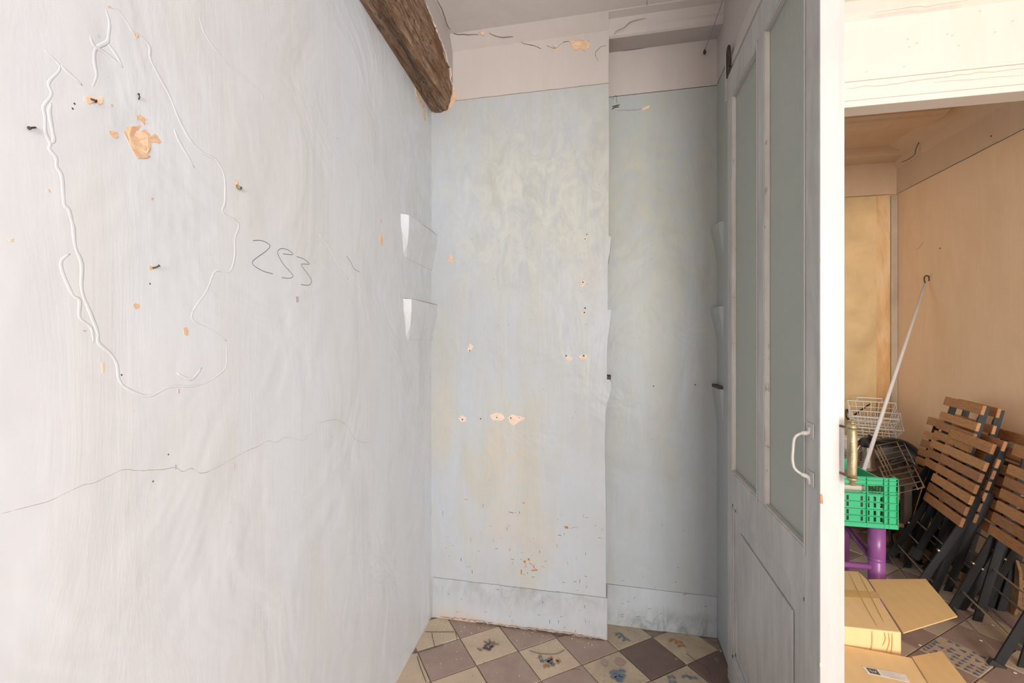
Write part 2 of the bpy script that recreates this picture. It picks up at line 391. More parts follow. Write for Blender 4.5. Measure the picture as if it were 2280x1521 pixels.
# left wall
bm = BM(); P = lambda y: (lwx(y), y)
a, b = P(REAR-.1), P(2.5)
prism(bm, [(a[0], a[1], -.05), (b[0], b[1], -.05), (b[0]-.15, b[1], -.05), (a[0]-.15, a[1], -.05)], (0,0,CEIL+.08))
wl = struct('wall_left', bm, M_left)
# rear wall with window openings
wr = struct('wall_rear', BM(), M_cream) if False else None
bm = BM()
for x0, x1, z0, z1 in ((-1.1, -.65, 0, CEIL), (.05, .5, 0, CEIL), (2.1, 2.4, 0, CEIL), (-.65, .05, 0, .75), (-.65, .05, 2.45, CEIL), (.5, 2.1, 0, .35), (.5, 2.1, 2.55, CEIL)):
    box(bm, x0, x1, REAR-.12, REAR, z0, z1)
struct('wall_rear', bm, M_cream)
for n, (x0, x1, z0, z1) in enumerate(((-.65, .05, .75, 2.45), (.5, 2.1, .35, 2.55))):
    wn = thing('window_%d' % (n+1), ((x0+x1)/2, REAR, z0), 'white framed window in the wall behind the camera', None, kind='structure')
    bm = BM()
    for q in ((x0, x0+.05, z0, z1), (x1-.05, x1, z0, z1), (x0, x1, z0, z0+.05), (x0, x1, z1-.05, z1)): box(bm, q[0], q[1], REAR-.06, REAR-.02, q[2], q[3])
    obj('window_frame', bm, M_edge, wn)
# right wall (runs through both rooms) and back wall of the far room
bm = box(BM(), XR, XR+.15, -.3, YB+.15, -.05, 2.50); box(bm, XR, XR+.15, REAR-.1, -2.0, -.05, 2.50); box(bm, XR, XR+.15, -2.0, -.3, -.05, .5); box(bm, XR, XR+.15, -2.0, -.3, 2.46, 2.50)
wr = struct('wall_right', bm, M_tan)
wn = thing('window_3', (XR, -1.15, .5), 'white framed window added in the right wall to light the left wall', None, kind='structure')  # unseen opening, added so the side lamp can reach the left wall
bm = BM()
for q in ((-2.0, -1.94, .5, 2.46), (-.36, -.3, .5, 2.46), (-1.94, -.36, .5, .56), (-1.94, -.36, 2.40, 2.46)): box(bm, XR+.03, XR+.08, *q)
obj('window_frame', bm, M_edge, wn)
bm = box(BM(), XR, XR+.15, REAR-.1, YB+.15, 2.502, CEIL+.12)
obj('upper_band', bm, M_tan2, wr)
wb = struct('wall_back_far', box(BM(), .3, XR, YB, YB+.15, -.05, 2.50), M_ochre)
obj('upper_band', box(BM(), .3, XR, YB, YB+.15, 2.502, CEIL+.12), M_tan2, wb)
# ================================================================ PIER (protruding wall) with ragged right edge
def pz(py): return onY(1355, py, YP).z
edge = []
def E_(x, z): edge.append((x, z))
E_(-.012, -.02); E_(-.012, .55); E_(-.017, .90); E_(-.014, 1.02)
E_(-.008, 1.06); E_(.008, 1.11); E_(.011, 1.155); E_(.006, 1.168); E_(-.008, 1.17); E_(-.008, 1.30)
E_(-.004, 1.36); E_(.004, 1.41); E_(.010, 1.475); E_(.011, 1.482); E_(-.004, 1.484); E_(-.005, 1.60); E_(-.003, 1.70)
E_(.004, 1.735); E_(.010, 1.80); E_(.011, 1.812); E_(-.001, 1.814); E_(.000, 2.0); E_(.001, 2.25); E_(-.001, 2.50)
bm = BM()
pts = [(-1.05, YP, -.02)]+[(x, YP, z) for x, z in edge]+[(-1.05, YP, 2.50)]
prism(bm, pts, (0, .32, 0)); wp = struct('wall_pier', bm, M_pier)
bm = BM(); prism(bm, [(-1.05, YP, 2.502), (-.001, YP, 2.502), (.0, YP, 2.6), (.003, YP, CEIL+.05), (-1.05, YP, CEIL+.05)], (0, .32, 0))
obj('upper_band', bm, M_upper, wp)
# recess wall
wc = struct('wall_recess', box(BM(), -.02, .94, YR, YR+.10, -.02, 2.50), M_recess)
obj('upper_band', box(BM(), -.02, .94, YR, YR+.10, 2.502, CEIL+.05), M_upper, wc)
# moulded lintel across the recess, flush with the pier face
bm = BM(); prof = [(YR, 2.712), (YP+.012, 2.706), (YP+.004, 2.712), (YP+.003, 2.722), (YP-.004, 2.732), (YP-.003, 2.745), (YP-.012, 2.757), (YP-.020, 2.775), (YP-.05, 2.786), (YP-.06, 2.80), (YR, 2.80)]
prism(bm, [(.0, y, z) for y, z in prof], (.50, 0, 0)); struct('trim_1', bm, M_upper)
# soft cove where pier meets ceiling
bm = BM(); pr = [(YP, 2.738), (YP-.052, 2.79), (YP-.052, 2.80), (YP+.01, 2.80)]
prism(bm, [(-.80, y, z) for y, z in pr], (.80, 0, 0)); struct('trim_2', bm, M_upper, smooth=False)
# skirtings (thin painted slabs with a worn sloping top edge)
def skirting(name, pts_, ext, m): return struct(name, prism(BM(), pts_, ext), m, bevel=.002)
rr = random.Random(5); top = []
for k in range(26):
    x = -.835+k*.033; top.append((x, YP-.007, .192-.004*(x+.83)+rr.uniform(-.0012, .0012)))
skirting('baseboard_pier', [(-.84, YP-.007, 0), ]+top+[(-.012, YP-.007, .186), (-.010, YP-.007, 0)], (0, .012, 0), M_skirt)
skirting('baseboard_recess', [(-.012, YR-.008, 0), (-.012, YR-.008, .19), (.2, YR-.008, .187), (.48, YR-.008, .184), (.48, YR-.008, 0)], (0, .012, 0), M_skirt)
skirting('baseboard_pier_return', [(-.014, YP-.006, 0), (-.014, YP-.006, .188), (-.014, YR-.006, .188), (-.014, YR-.006, 0)], (.008, 0, 0), M_skirt)

# ---------------------------------------------------------------- marks on the walls (children of the wall they belong to)
def line(parent, pts, r, m, name='crack', n=4, taper=True, jit=0, k=3, rnd=random.Random(1)):
    P_ = smooth_pts(pts, k)
    if jit: P_ = [p+Vector((rnd.uniform(-jit, jit) for _ in range(3))) for p in P_]
    rs = [r*(.35+.65*math.sin(PI*min(1, max(0, i/(len(P_)-1))))**.4) if taper else r for i in range(len(P_))]
    return obj(name, tube(BM(), P_, rs, n), m, parent)
def patch(parent, pts, nrm, m, name='bare_patch', th=.0005, rim=None, sub=2):
    P_ = []
    pts = [Vector(p) for p in pts]; rnd = random.Random(len(pts)+int(abs(pts[0].x)*1000))
    per = sum((pts[i]-pts[i-1]).length for i in range(len(pts)))/len(pts)
    for i in range(len(pts)):
        a, b = pts[i], pts[(i+1) % len(pts)]
        for k in range(sub):
            p = a.lerp(b, k/sub)
            if k: p = p+Vector((rnd.uniform(-1,1), 0 if abs(nrm[1]) > .5 else rnd.uniform(-1,1), rnd.uniform(-1,1)))*per*.10
            P_.append(p)
    nv = Vector(nrm)
    return obj(name, prism(BM(), [p-nv*.002 for p in P_], nv*(.002+th)), m, parent)
NL = (.998, .063, 0); NP = (0, -1, 0)
s4, s5 = 1/3.042, 1/2.1122
def c4(pts, off=0): return [onL(x*s4, y*s4, off) for x, y in pts]
def c5(pts, off=0): return [onL(x*s5, 480+y*s5, off) for x, y in pts]
# raised plaster ridges
for pts in (c4([(715,60),(742,150),(735,240),(725,285),(650,330),(640,420),(655,510),(625,590)]),
            c4([(300,340),(395,430),(400,480),(330,560),(350,640),(295,720),(305,790),(310,900),(340,970),(335,1010),(380,1070),(385,1130),(420,1200),(435,1380),(465,1420),(490,1510)])+c5([(345,60),(355,150),(385,230),(385,350),(430,470),(460,550),(465,600),(520,650),(550,700),(560,770),(600,815),(700,850),(800,805),(900,803),(980,780),(1050,730),(1065,690),(1065,600)]),
            c4([(350,700),(335,760),(355,880),(365,950),(340,970)]), c5([(330,180),(285,230),(340,370),(375,400),(375,480),(430,530),(440,600)]),
            c4([(740,48),(800,70),(860,150),(900,215),(960,250),(1015,320),(1020,400),(1090,540),(1150,650),(1210,800),(1290,950),(1380,1040),(1460,1080),(1520,1190),(1525,1370),(1510,1440)])+c5([(1122,40),(1105,110),(1105,190),(1080,265),(1015,260),(975,350),(900,480),(1000,540),(1065,590)]),
            c4([(610,240),(640,310),(730,370),(800,430),(835,460)]), c4([(725,290),(780,360),(830,450)]), c4([(1350,120),(1400,250),(1530,420),(1650,520),(1760,620),(1780,690)]),
            c4([(1180,870),(1215,960),(1320,1140)]), c4([(410,440),(470,500),(560,580)]), c5([(830,740),(900,770),(950,715)]), c5([(1500,90),(1550,150),(1600,250),(1640,300)])):
    P_ = smooth_pts(pts, 4)
    bm = tube(BM(), P_, [.0030*(.7+.3*abs(math.sin(i*.37)))*(.2+.8*math.sin(PI*i/(len(P_)-1))**.4) for i in range(len(P_))], 8)
    for v in bm.verts:                      # flatten against the wall
        q = (v.co.x-lwx(v.co.y)); v.co.x -= q*.86
    obj('plaster_ridge', bm, M_left, wl, smooth=True)
line(wl, c5([(0,1405),(60,1388),(215,1348),(300,1310),(390,1268),(440,1258),(520,1220),(585,1195),(650,1200),(720,1197),(770,1195),(825,1185),(860,1205),(900,1190),(950,1212),(1020,1185),(1100,1140),(1160,1108),(1215,1085),(1260,1060),(1300,1068),(1345,1042),(1425,1058),(1440,1038),(1480,1025)]), .0005, M_hair, jit=.0003)
line(wl, c5([(1500,977),(1567,960),(1605,970),(1635,995),(1668,1050),(1715,1068),(1752,1065)]), .0006, M_hair, jit=.0003)
# pencilled number
for st in ([(1190,118),(1225,117),(1255,128),(1270,145),(1250,168),(1205,200),(1186,220),(1200,240),(1240,262),(1283,274)],
           [(1330,180),(1375,184),(1370,172),(1345,158),(1320,156),(1306,168),(1308,185),(1330,225),(1365,265),(1378,285),(1362,295),(1325,292)],
           [(1395,193),(1430,205),(1455,228),(1432,228),(1416,232),(1440,265),(1463,300),(1460,322),(1445,328),(1415,324)],
           [(1630,190),(1650,220),(1665,250),(1690,265)]):
    line(wl, c5(st), .0007, M_pencil, 'pencil_stroke', taper=False)
# bare patches on left wall
patch(wl, c4([(838,900),(860,860),(905,855),(938,845),(985,880),(1025,920),(1050,905),(1070,935),(1095,965),(1075,975),(1045,965),(1020,970),(1018,1020),(1000,1040),(1018,1060),(995,1075),(935,1075),(905,1040),(870,960)]), NL, M_patch)
patch(wl, c4([(866,886),(905,880),(960,890),(1000,930),(1000,985),(990,1040),(995,1065),(940,1068),(910,1030),(880,970)]), NL, M_patchpale, th=.0009)
for pts, m in (([(922,790),(945,772),(965,790),(1000,810),(1005,840),(975,845),(950,815),(925,808)], M_patch), ([(738,888),(760,882),(798,900),(802,930),(780,940),(745,910)], M_patch),
               ([(565,658),(600,650),(640,668),(690,655),(700,700),(665,715),(640,690),(600,705),(580,690)], M_patchpale), ([(905,225),(930,222),(935,250),(925,262)], M_patch),
               ([(725,42),(750,42),(758,54),(735,54)], M_patch), ([(1585,1225),(1600,1215),(1612,1250),(1595,1262)], M_patch), ([(1020,1340),(1040,1342),(1036,1356),(1022,1355)], M_patch), ([(748,708),(760,706),(765,722),(755,724)], M_patch),
               ([(312,1278),(330,1280),(342,1305),(322,1298)], M_patchpale)):
    patch(wl, c4(pts), NL, m)
for pts, m in (([(625,420),(635,412),(655,418),(652,436),(635,440)], M_patch), ([(860,530),(875,524),(885,545),(880,567),(866,560)], M_patch), ([(700,238),(725,240),(715,257),(702,255)], M_patch),
               ([(475,692),(486,690),(488,740),(479,740)], M_patchpale), ([(1783,90),(1795,82),(1803,120),(1798,148),(1786,135)], M_patchpale), ([(1390,380),(1403,380),(1405,405),(1393,410)], M_violet),
               ([(40,112),(60,108),(58,122),(45,124)], M_patchpale), ([(388,538),(405,540),(396,548)], M_violet), ([(836,818),(843,818),(843,836),(836,836)], M_violet), ([(822,1172),(829,1172),(829,1194),(822,1194)], M_violet),
               ([(1098,1170),(1104,1170),(1104,1190),(1099,1190)], M_patch), ([(1790,15),(1796,20),(1794,40),(1789,32)], M_patch)):
    patch(wl, c5(pts), NL, m, sub=1)
for px, py in ((162,242),(166,231),(334,632),(271,835),(341,1072),(752,308),(873,802),(848,1100),(866,1258),(868,980),(375,1012)):
    q = onL(px, py); obj('old_nail_hole', lathe(BM(), q-Vector(NL)*.001, [(.0019,0),(.0016,.0010)], 8, Vector(NL)), M_crack, wl)
# nails and a rusty plug
def nail(x0, y0, x1, y1, off, label, r=.0012):
    a = onL(x0, y0); b = onL(x1, y1, off)
    t = thing('nail', a, label, 'nail')
    obj('shank', tube(BM(), [a-Vector(NL)*.005, a.lerp(b, .6)+Vector((.001,0,0)), b], r, 7), M_iron, t)
    obj('head', lathe(BM(), b, [(r*1.9, 0), (r*2.0, .0008), (r*1.2, .0014)], 9, (b-a).normalized()), M_iron, t)
nail(88, 283, 66, 285, .006, 'dark bent nail high on the pale wall close to the picture edge')
nail(338, 599, 354, 592, .008, 'rusty nail sticking out left of the pencilled number')
nail(312, 226, 309, 210, .006, 'thin nail above the largest bare plaster patch', .0009)
nail(200, 218, 213, 225, .006, 'nail in the cracked hole up and left of the largest bare patch', .0013)
a = onL(526, 410); t = thing('wall_plug', a, 'rusty hollow wall plug sticking out below the plaster ridge', 'wall plug')
obj('sleeve', tube(BM(), [a-Vector(NL)*.01, a+Vector((.008, .004, -.008))], .0038, 10), M_brass, t)
obj('bore', tube(BM(), [a+Vector((.006, .003, -.006)), a+Vector((.0083, .00415, -.0083))], .0028, 10), M_crack, t)

# plaster blocks of vanished shelves in the left corner
def cornerblock(px0, px1, pyt, pyb, name='shelf_plaster_block'):
    q0, q1_ = onL(px0, pyt), onL(962, pyt); zt = q0.z
    zt2 = zt; ht = .17
    rows = [(zt, .032, q0.y+.01), (zt-.05, .030, q0.y+.015), (zt-.11, .016, q0.y+.03), (zt-ht, .002, q0.y+.04)]
    bm = BM(); vs = []
    for z, th, y0 in rows:
        vs.append([bm.verts.new((lwx(y0-.02)-.004, y0-.02, z)), bm.verts.new((lwx(y0+.012)+th*.8, y0+.012, z)), bm.verts.new((lwx(YP+.01)+th, YP+.01, z)), bm.verts.new((lwx(YP+.01)-.02, YP+.01, z))])
    for A, B in zip(vs, vs[1:]):
        for i in range(4): bm.faces.new((A[i], A[(i+1)%4], B[(i+1)%4], B[i]))
    bm.faces.new(vs[0]); bm.faces.new(vs[-1][::-1]); return bm, q0, zt
for (px0, pyt) in ((893, 476), (899, 665)):
    bm, q0, zt = cornerblock(px0, 975, pyt, 0); obj('shelf_plaster_block', bm, M_left, wl, bevel=.0015)
    line(wl, [(lwx(q0.y)+.003, q0.y-.005, zt+.0015), (lwx(q0.y+.2)+.026, q0.y+.15, zt+.0015), (lwx(YP)+.031, YP-.003, zt+.0015)], .0016, simple('ledge_dirt', (.36,.28,.20), .9), 'ledge_dirt', jit=.0004)
# blocks on the right side of the recess
XJ = .48
def rblock(z, th=.028):
    bm = BM(); vs = []
    for zz, t_ in ((z, th), (z-.03, th*.9), (z-.10, th*.3), (z-.15, .0)):
        vs.append([bm.verts.new((XJ+.01, YR-.13, zz)), bm.verts.new((XJ-t_*.55-.001, YR-.11, zz)), bm.verts.new((XJ-t_-.001, YR+.005, zz)), bm.verts.new((XJ+.01, YR+.005, zz))])
    for A, B in zip(vs, vs[1:]):
        for i in range(4): bm.faces.new((A[i], A[(i+1)%4], B[(i+1)%4], B[i]))
    bm.faces.new(vs[0]); bm.faces.new(vs[-1][::-1]); return bm
# partition wall face closing the recess on the right + header over the door
wpn = struct('wall_partition', box(BM(), XJ, XJ+.07, 1.985, YR+.02, -.02, 2.50), M_recess)
obj('upper_band', box(BM(), XJ, XJ+.07, -.5, YR+.02, 2.502, CEIL+.02), M_upper, wpn)
for z in (1.855, 1.492): obj('shelf_plaster_block', rblock(z), M_recess, wpn, bevel=.0015)
obj('shelf_plaster_block', rblock(1.135, .02), M_recess, wpn, bevel=.0015)
obj('shelf_slot', box(BM(), XJ-.022, XJ+.002, YR-.11, YR+.002, 1.137, 1.148), M_crack, wpn)
obj('shelf_slot', box(BM(), -.009, .010, YP+.012, YR, 1.170, 1.182), M_crack, wp)
bm = BM()
box(bm, XJ-.004, XJ+.075, -.5, 1.985, 2.455, 2.4985); box(bm, XJ-.012, XJ+.075, -.5, 1.985, 2.420, 2.4545); box(bm, XJ-.004, XJ+.075, -.5, 1.985, 2.392, 2.4195)
struct('trim_3', bm, M_jamb, bevel=.003)
bm = BM(); box(bm, XJ-.006, XJ+.075, 1.955, 1.9845, 0, 2.3915); box(bm, XJ+.012, XJ+.06, 1.9425, 1.9545, 0, 2.3915)
struct('trim_4', bm, M_jamb, bevel=.002)

# cracks / paint edge lines on pier + recess
sP = 1/3.2571
def cC(pts):        # on the sloping cove plane y + z = const
    out = []
    for x, y in pts:
        r = R(960+x*sP, y*sP, 1); r0 = Vector((0, 0, H)); d = r-r0; t = (YP+2.738-.001-H)/(d.y+d.z); out.append(r0+d*t)
    return out
def cP(pts, Y): return [onY(960+x*sP, y*sP, Y) for x, y in pts]
line(wp, [(x, YP-.0005, 2.501+.0006*math.sin(x*40)) for x in [-.80+.04*i for i in range(21)]], .0013, simple('paint_edge', (.27,.21,.16), .9), 'paint_edge', jit=.0006, taper=False)
line(wc, [(x, YR-.0005, 2.501) for x in [0+.04*i for i in range(13)]], .0014, M_crack, 'paint_edge', jit=.0005, taper=False)
line(wpn, [(XJ-.0005, y, 2.501) for y in (2.20, 2.1, 2.0)], .0012, M_crack, 'paint_edge', taper=False)
line(ce, [onZ(960+x*sP, y*sP, CEIL-.001) for x, y in ((40,0),(75,60),(100,130),(115,180),(140,218))], .0015, M_crack, jit=.0005)
line(wp, cC([(140,222),(165,243),(200,250),(235,249),(270,252),(310,250),(345,252)]), .0016, M_crack, jit=.0006)
line(wp, cC([(420,238),(455,258),(520,272),(575,266),(595,270)]), .0015, M_crack, jit=.0005)
line(wp, cP([(620,282),(660,312),(710,325),(750,332),(800,356)], YP), .0016, M_crack, jit=.0006)
line(wp, cP([(835,330),(870,345),(905,350),(935,320),(960,305),(1000,300),(1060,292),(1110,298),(1148,300)], YP), .0014, M_crack, jit=.0005)
line(wp, cP([(1275,330),(1235,338),(1205,365),(1190,385),(1195,410),(1212,445)], YP), .0011, M_crack, jit=.0004)
line(wp, cP([(1330,250),(1345,225),(1400,200),(1430,170),(1470,150),(1560,130)], YP-.02), .0011, M_crack, jit=.0004)
line(ce, [onZ(960+x*sP, y*sP, CEIL-.001) for x, y in ((1567,0),(1565,50),(1567,100))], .0010, M_crack)
line(ce, [onZ(960+x*sP, max(y*sP, 1), CEIL-.001) for x, y in ((1640,108),(1730,90),(1830,82),(1960,48),(2040,35),(2120,12))], .0009, M_crack)
line(wc, cP([(1312,375),(1340,372),(1450,362),(1560,345),(1700,320),(1850,295),(1950,278),(2072,250)], YR-.001), .0011, M_crack, jit=.0003)
line(wc, cP([(1310,725),(1340,690),(1345,720),(1350,755)], YR), .0009, M_crack)
line(wc, cP([(1310,775),(1370,760)], YR), .0030, M_iron, 'rust_streak'); line(wc, cP([(1310,795),(1330,780),(1365,775)], YR), .0026, M_iron, 'rust_streak')
line(wc, cP([(1340,800),(1420,800),(1500,795),(1560,780),(1595,760)], YR), .0010, M_olive, 'scratch')
patch(wc, cP([(1525,795),(1545,780),(1590,762),(1575,785),(1540,797)], YR), NP, M_patchpale, th=.0006)
patch(wp, cP([(1000,300),(1060,293),(1135,300),(1150,320),(1148,345),(1130,355),(1122,372),(1105,370),(1080,348),(1045,372),(1030,350),(1015,320)], YP), NP, M_patch, th=.0018)
patch(wp, cC([(348,235),(365,226),(390,232),(388,252),(370,256)]), (0,-.7,-.7), M_patch, th=.002)
patch(wp, cP([(890,345),(920,338),(928,355),(915,366)], YP), NP, M_patch)
patch(wp, cP([(878,318),(915,298),(955,298),(960,308),(930,330),(910,350),(885,340)], YP), NP, M_upper, name='lifted_paint_flake', th=.004)
s6 = 1/3.0424
def c6(pts): return [onY(960+x*s6, 480+y*s6, YP) for x, y in pts]
patch(wp, c6([(130,248),(138,265),(150,315),(148,324),(118,312),(117,290),(128,270)]), NP, M_patch, th=.0006)
patch(wp, c6([(112,226),(125,232),(150,240),(158,258),(142,262),(130,248)]), NP, M_pier, name='lifted_paint_flake', th=.003)
M_rim = simple('pale_broken_rim', (.66,.53,.43), .9, 0, .1, 60, .4)
for pts in ([(915,955),(935,948),(960,965),(945,985),(915,980)], [(1000,955),(1030,940),(1058,942),(1055,975),(1020,978)], [(400,1350),(440,1335),(480,1345),(500,1370),(470,1390),(420,1388),(405,1370)],
            [(515,1370),(545,1345),(600,1360),(640,1370),(600,1395),(560,1425),(530,1400)], [(185,1375),(210,1352),(240,1370),(235,1390),(205,1400)], [(245,905),(262,865),(285,885),(270,915),(250,925)],
            [(1015,440),(1040,435),(1048,460),(1020,490),(1015,470)], [(1033,150),(1050,142),(1058,160),(1040,172)], [(1020,655),(1045,645),(1050,668),(1020,668)]):
    patch(wp, c6(pts), NP, M_rim, th=.0006)
for x, y, r in ((1055,127,.0030),(1043,158,.0032),(1028,452,.0038),(1043,627,.0042),(1038,657,.0042),(915,950,.0042),(1033,950,.0050),(262,915,.0038),(212,1382,.0045),(335,1377,.0038),(445,1368,.0035),(540,1372,.0040),(597,1370,.0025),
                (425,432,.0016),(456,744,.0016),(526,739,.0018),(670,707,.0018),(1022,515,.0015),(1056,466,.0015),(1050,735,.0016),(975,1330,.0015),(960,1372,.0016),(762,1177,.0018),(275,160,.0015)):
    q = c6([(x, y)])[0]; obj('drill_hole', lathe(BM(), q+Vector((0, .001, 0)), [(r, 0), (r*.85, .0022)], 9, Vector(NP)), M_crack, wp)
s8 = 1/2.924
def c8(pts): return [onY(960+x*s8, 900+y*s8, YP) for x, y in pts]
for pts in ([(600,1020),(615,1016),(618,1030),(605,1035)], [(628,1005),(640,1003),(642,1020),(630,1016)], [(650,1080),(690,1075),(694,1084),(655,1088)], [(583,1078),(592,1080),(590,1108),(584,1110)],
            [(865,795),(890,795),(893,812),(872,808)], [(500,698),(535,706),(536,712),(510,706)], [(212,618),(236,617),(232,623)], [(590,640),(612,642),(604,648)]):
    patch(wp, c8(pts), NP, M_leafc, name='rust_chip', th=.0006, sub=1)
line(wp, c8([(635,1030),(655,1045),(672,1068),(690,1082)]), .0016, M_leafc, 'scratch'); line(wp, c8([(615,1030),(617,1062)]), .0012, M_leafc, 'scratch')
line(wp, c8([(900,812),(940,800),(960,808)]), .0008, M_leafc, 'scratch')
line(wp, c8([(395,222),(410,250),(450,268),(485,275)]), .0007, M_patch, 'scratch')
rs = random.Random(11)
for k in range(85):
    x, z = rs.uniform(-.8, -.03), rs.uniform(.02, .55)**1.0
    q = Vector((x, YP-(.0078 if z < .185 else .0), z)); ln = rs.uniform(.004, .02); hz = rs.random() < .6
    e = Vector((ln, 0, rs.uniform(-.003, .003))) if hz else Vector((rs.uniform(-.003, .003), 0, ln))
    line(wp, [q, q+e*.5+Vector((0,0,.001)), q+e], rs.uniform(.0005, .0012), M_crack if rs.random() < .4 else M_olive, 'scuff')
for k in range(16):
    x, z = rs.uniform(.02, .46), rs.uniform(.02, .30); q = Vector((x, YR-(.0088 if z < .18 else 0), z))
    line(wc, [q, q+Vector((rs.uniform(.005,.02),0,rs.uniform(-.004,.008)))], rs.uniform(.0006, .0014), M_olive, 'scuff')
for px, py in ((1548,857),(1455,860)):
    q = onY(px, py, YR); obj('drill_hole', lathe(BM(), q+Vector((0,.001,0)), [(.0035, 0), (.003, .002)], 9, Vector(NP)), M_crack, wc)
M_footdirt = simple('dusty_foot_plaster', (.36,.27,.21), .95, 0, .3, 60, .4, c2=(.52,.42,.35))
# gap line and crumbs along the foot of the pier
line(wp, [(x, YP-.009, .004+.002*math.sin(x*31)) for x in [-.62+.03*i for i in range(21)]], .0035, M_crack, 'foot_gap', jit=.002)
line(wp, [(x, YP-.011, .010+.002*math.sin(x*17)) for x in [-.80+.04*i for i in range(20)]], .0030, M_footdirt, 'foot_gap', jit=.004)
line(wpn, [(XJ-.001, 2.0+.02*i, .003) for i in range(11)], .003, M_crack, 'foot_gap', jit=.001)
bm = BM()
for k in range(80):
    f = rs.random(); x = -.80+.78*f*f; y = YP-.02-abs(rs.gauss(0, .06))
    if rs.random() < .4: x, y = rs.uniform(-.79, -.3), rs.uniform(1.7, 2.07)
    if x < lwx(y)+.01: continue
    s = rs.uniform(.0006, .0026); lathe(bm, (x, y, .0008), [(s, 0), (s*.8, s*.7), (s*.2, s)], 5)
o = obj('plaster_crumbs', bm, M_debris); tag(o, 'pale plaster crumbs scattered on the tiles at the wall foot', 'rubble', kind='stuff')

# ================================================================ OLD BEAM along the left wall
BW = .085; XB = onY(999, 235, YP).x-LW[0]
beam = thing('ceiling_beam', (lwx(1.2)+.05, 1.2, 2.45), 'rough worm-eaten brown timber beam under the ceiling along the left wall', 'beam')
bm = BM(); NS = 150; rows = []
for i in range(NS+1):
    y = 2.10-i*(1.5/NS); x0 = lwx(y)
    endk = max(0, 1-i/7); ring = []
    prof = [(0-.03, 2.462+.01*endk), (.012, 2.458-.0*endk), (XB*.25, 2.455), (XB*.5, 2.455), (XB*.75, 2.456), (XB*.93, 2.459), (XB, 2.470), (XB+.006, 2.50), (XB+.010, 2.54), (XB+.013, 2.58), (XB+.013, 2.62), (XB+.013, 2.68), (XB+.012, 2.74), (XB+.01, CEIL+.01), (-.03, CEIL+.01)]
    for k, (dx, z) in enumerate(prof):
        p = Vector((x0+dx, y, z))
        if 1 < k < 13:
            n_ = noise.noise(Vector((dx*60, y*5, z*60)))*.007+noise.noise(Vector((dx*120, y*28, z*120)))*.004
            p += Vector((n_ if k > 5 else n_*.2, 0, -n_ if k < 7 else n_*.2))
        ring.append(bm.verts.new(p))
    rows.append(ring)
for A, B in zip(rows, rows[1:]):
    for k in range(len(A)-1): bm.faces.new((A[k], A[k+1], B[k+1], B[k]))
bm.faces.new(rows[0]); bm.faces.new(rows[-1][::-1])
obj('timber', bm, M_beam, beam)
# worm holes & splits
for k in range(60):
    y = rs.uniform(1.3, 2.05); side = rs.random() < .65; x0 = lwx(y)
    if side: a = Vector((x0+XB+.013, y, rs.uniform(2.49, 2.60)))
    else: a = Vector((x0+rs.uniform(.01, XB*.9), y, 2.452))
    e = Vector((-.063, .998, rs.uniform(-.1, .1)))*rs.uniform(.006, .035)
    obj('split', tube(BM(), [a, a+e*.5, a+e], [.0004, rs.uniform(.0015, .003), .0004], 5), M_crack, beam)
line(beam, [(lwx(y)+XB*.62+.02*(2.0-y), y, 2.450) for y in (1.35, 1.5, 1.7, 1.9, 2.05)], .0028, M_crack, 'split', jit=.002)
line(beam, [(lwx(y)+XB*.3+.03*math.sin(y*5), y, 2.451) for y in (1.35, 1.5, 1.7, 1.9)], .0022, M_crack, 'split', jit=.002)
# plaster casing over the upper part of the beam side
PS = (LW[0]+XB+.020, LW[1])
low = [onV(x, y, PS, LD) for x, y in ((1009,236),(1011,205),(1004,175),(1002,150),(996,138),(990,112),(984,96),(975,75),(969,58),(962,40),(955,22),(948,4))]
low += [Vector((low[-1].x+.04, low[-1].y-.6, low[-1].z-.005))]
topc = [Vector((p.x, p.y, CEIL+.01)) for p in (low[-1], low[0])]
bm = prism(BM(), low+topc, (-.012, 0, 0)); obj('plaster_casing', bm, M_upper, beam, label='pinkish plaster still covering the upper side')
line(beam, [p+Vector((.0, 0, -.002)) for p in low[:-1]], .0045, M_rim, 'broken_plaster_edge', jit=.003)
# broken orange plaster around the beam foot
q = [onY(x, y, YP-.003) for x, y in ((956,236),(962,244),(972,247),(985,250),(996,247),(1003,240),(1010,228),(1016,222),(1014,205),(1010,190),(1006,192),(1006,222),(998,238),(985,243),(965,238))]
obj('broken_plaster_edge', prism(BM(), q, (0,.004,0)), M_patch, beam, label='orange bare plaster around the beam end')
for pts in ([(820,3),(838,12),(870,70),(905,140),(935,190),(930,195),(895,135),(855,60),(812,0)], [(925,195),(935,215),(948,238),(942,240),(928,215)]):
    obj('broken_plaster_edge', prism(BM(), [onL(x, y, .002) for x, y in pts], (-.003,0,0)), M_patch, beam)
patch(wl, [onL(x, y) for x, y in ((941,241),(945,247),(949,268),(944,268))], NL, M_patch, sub=1)

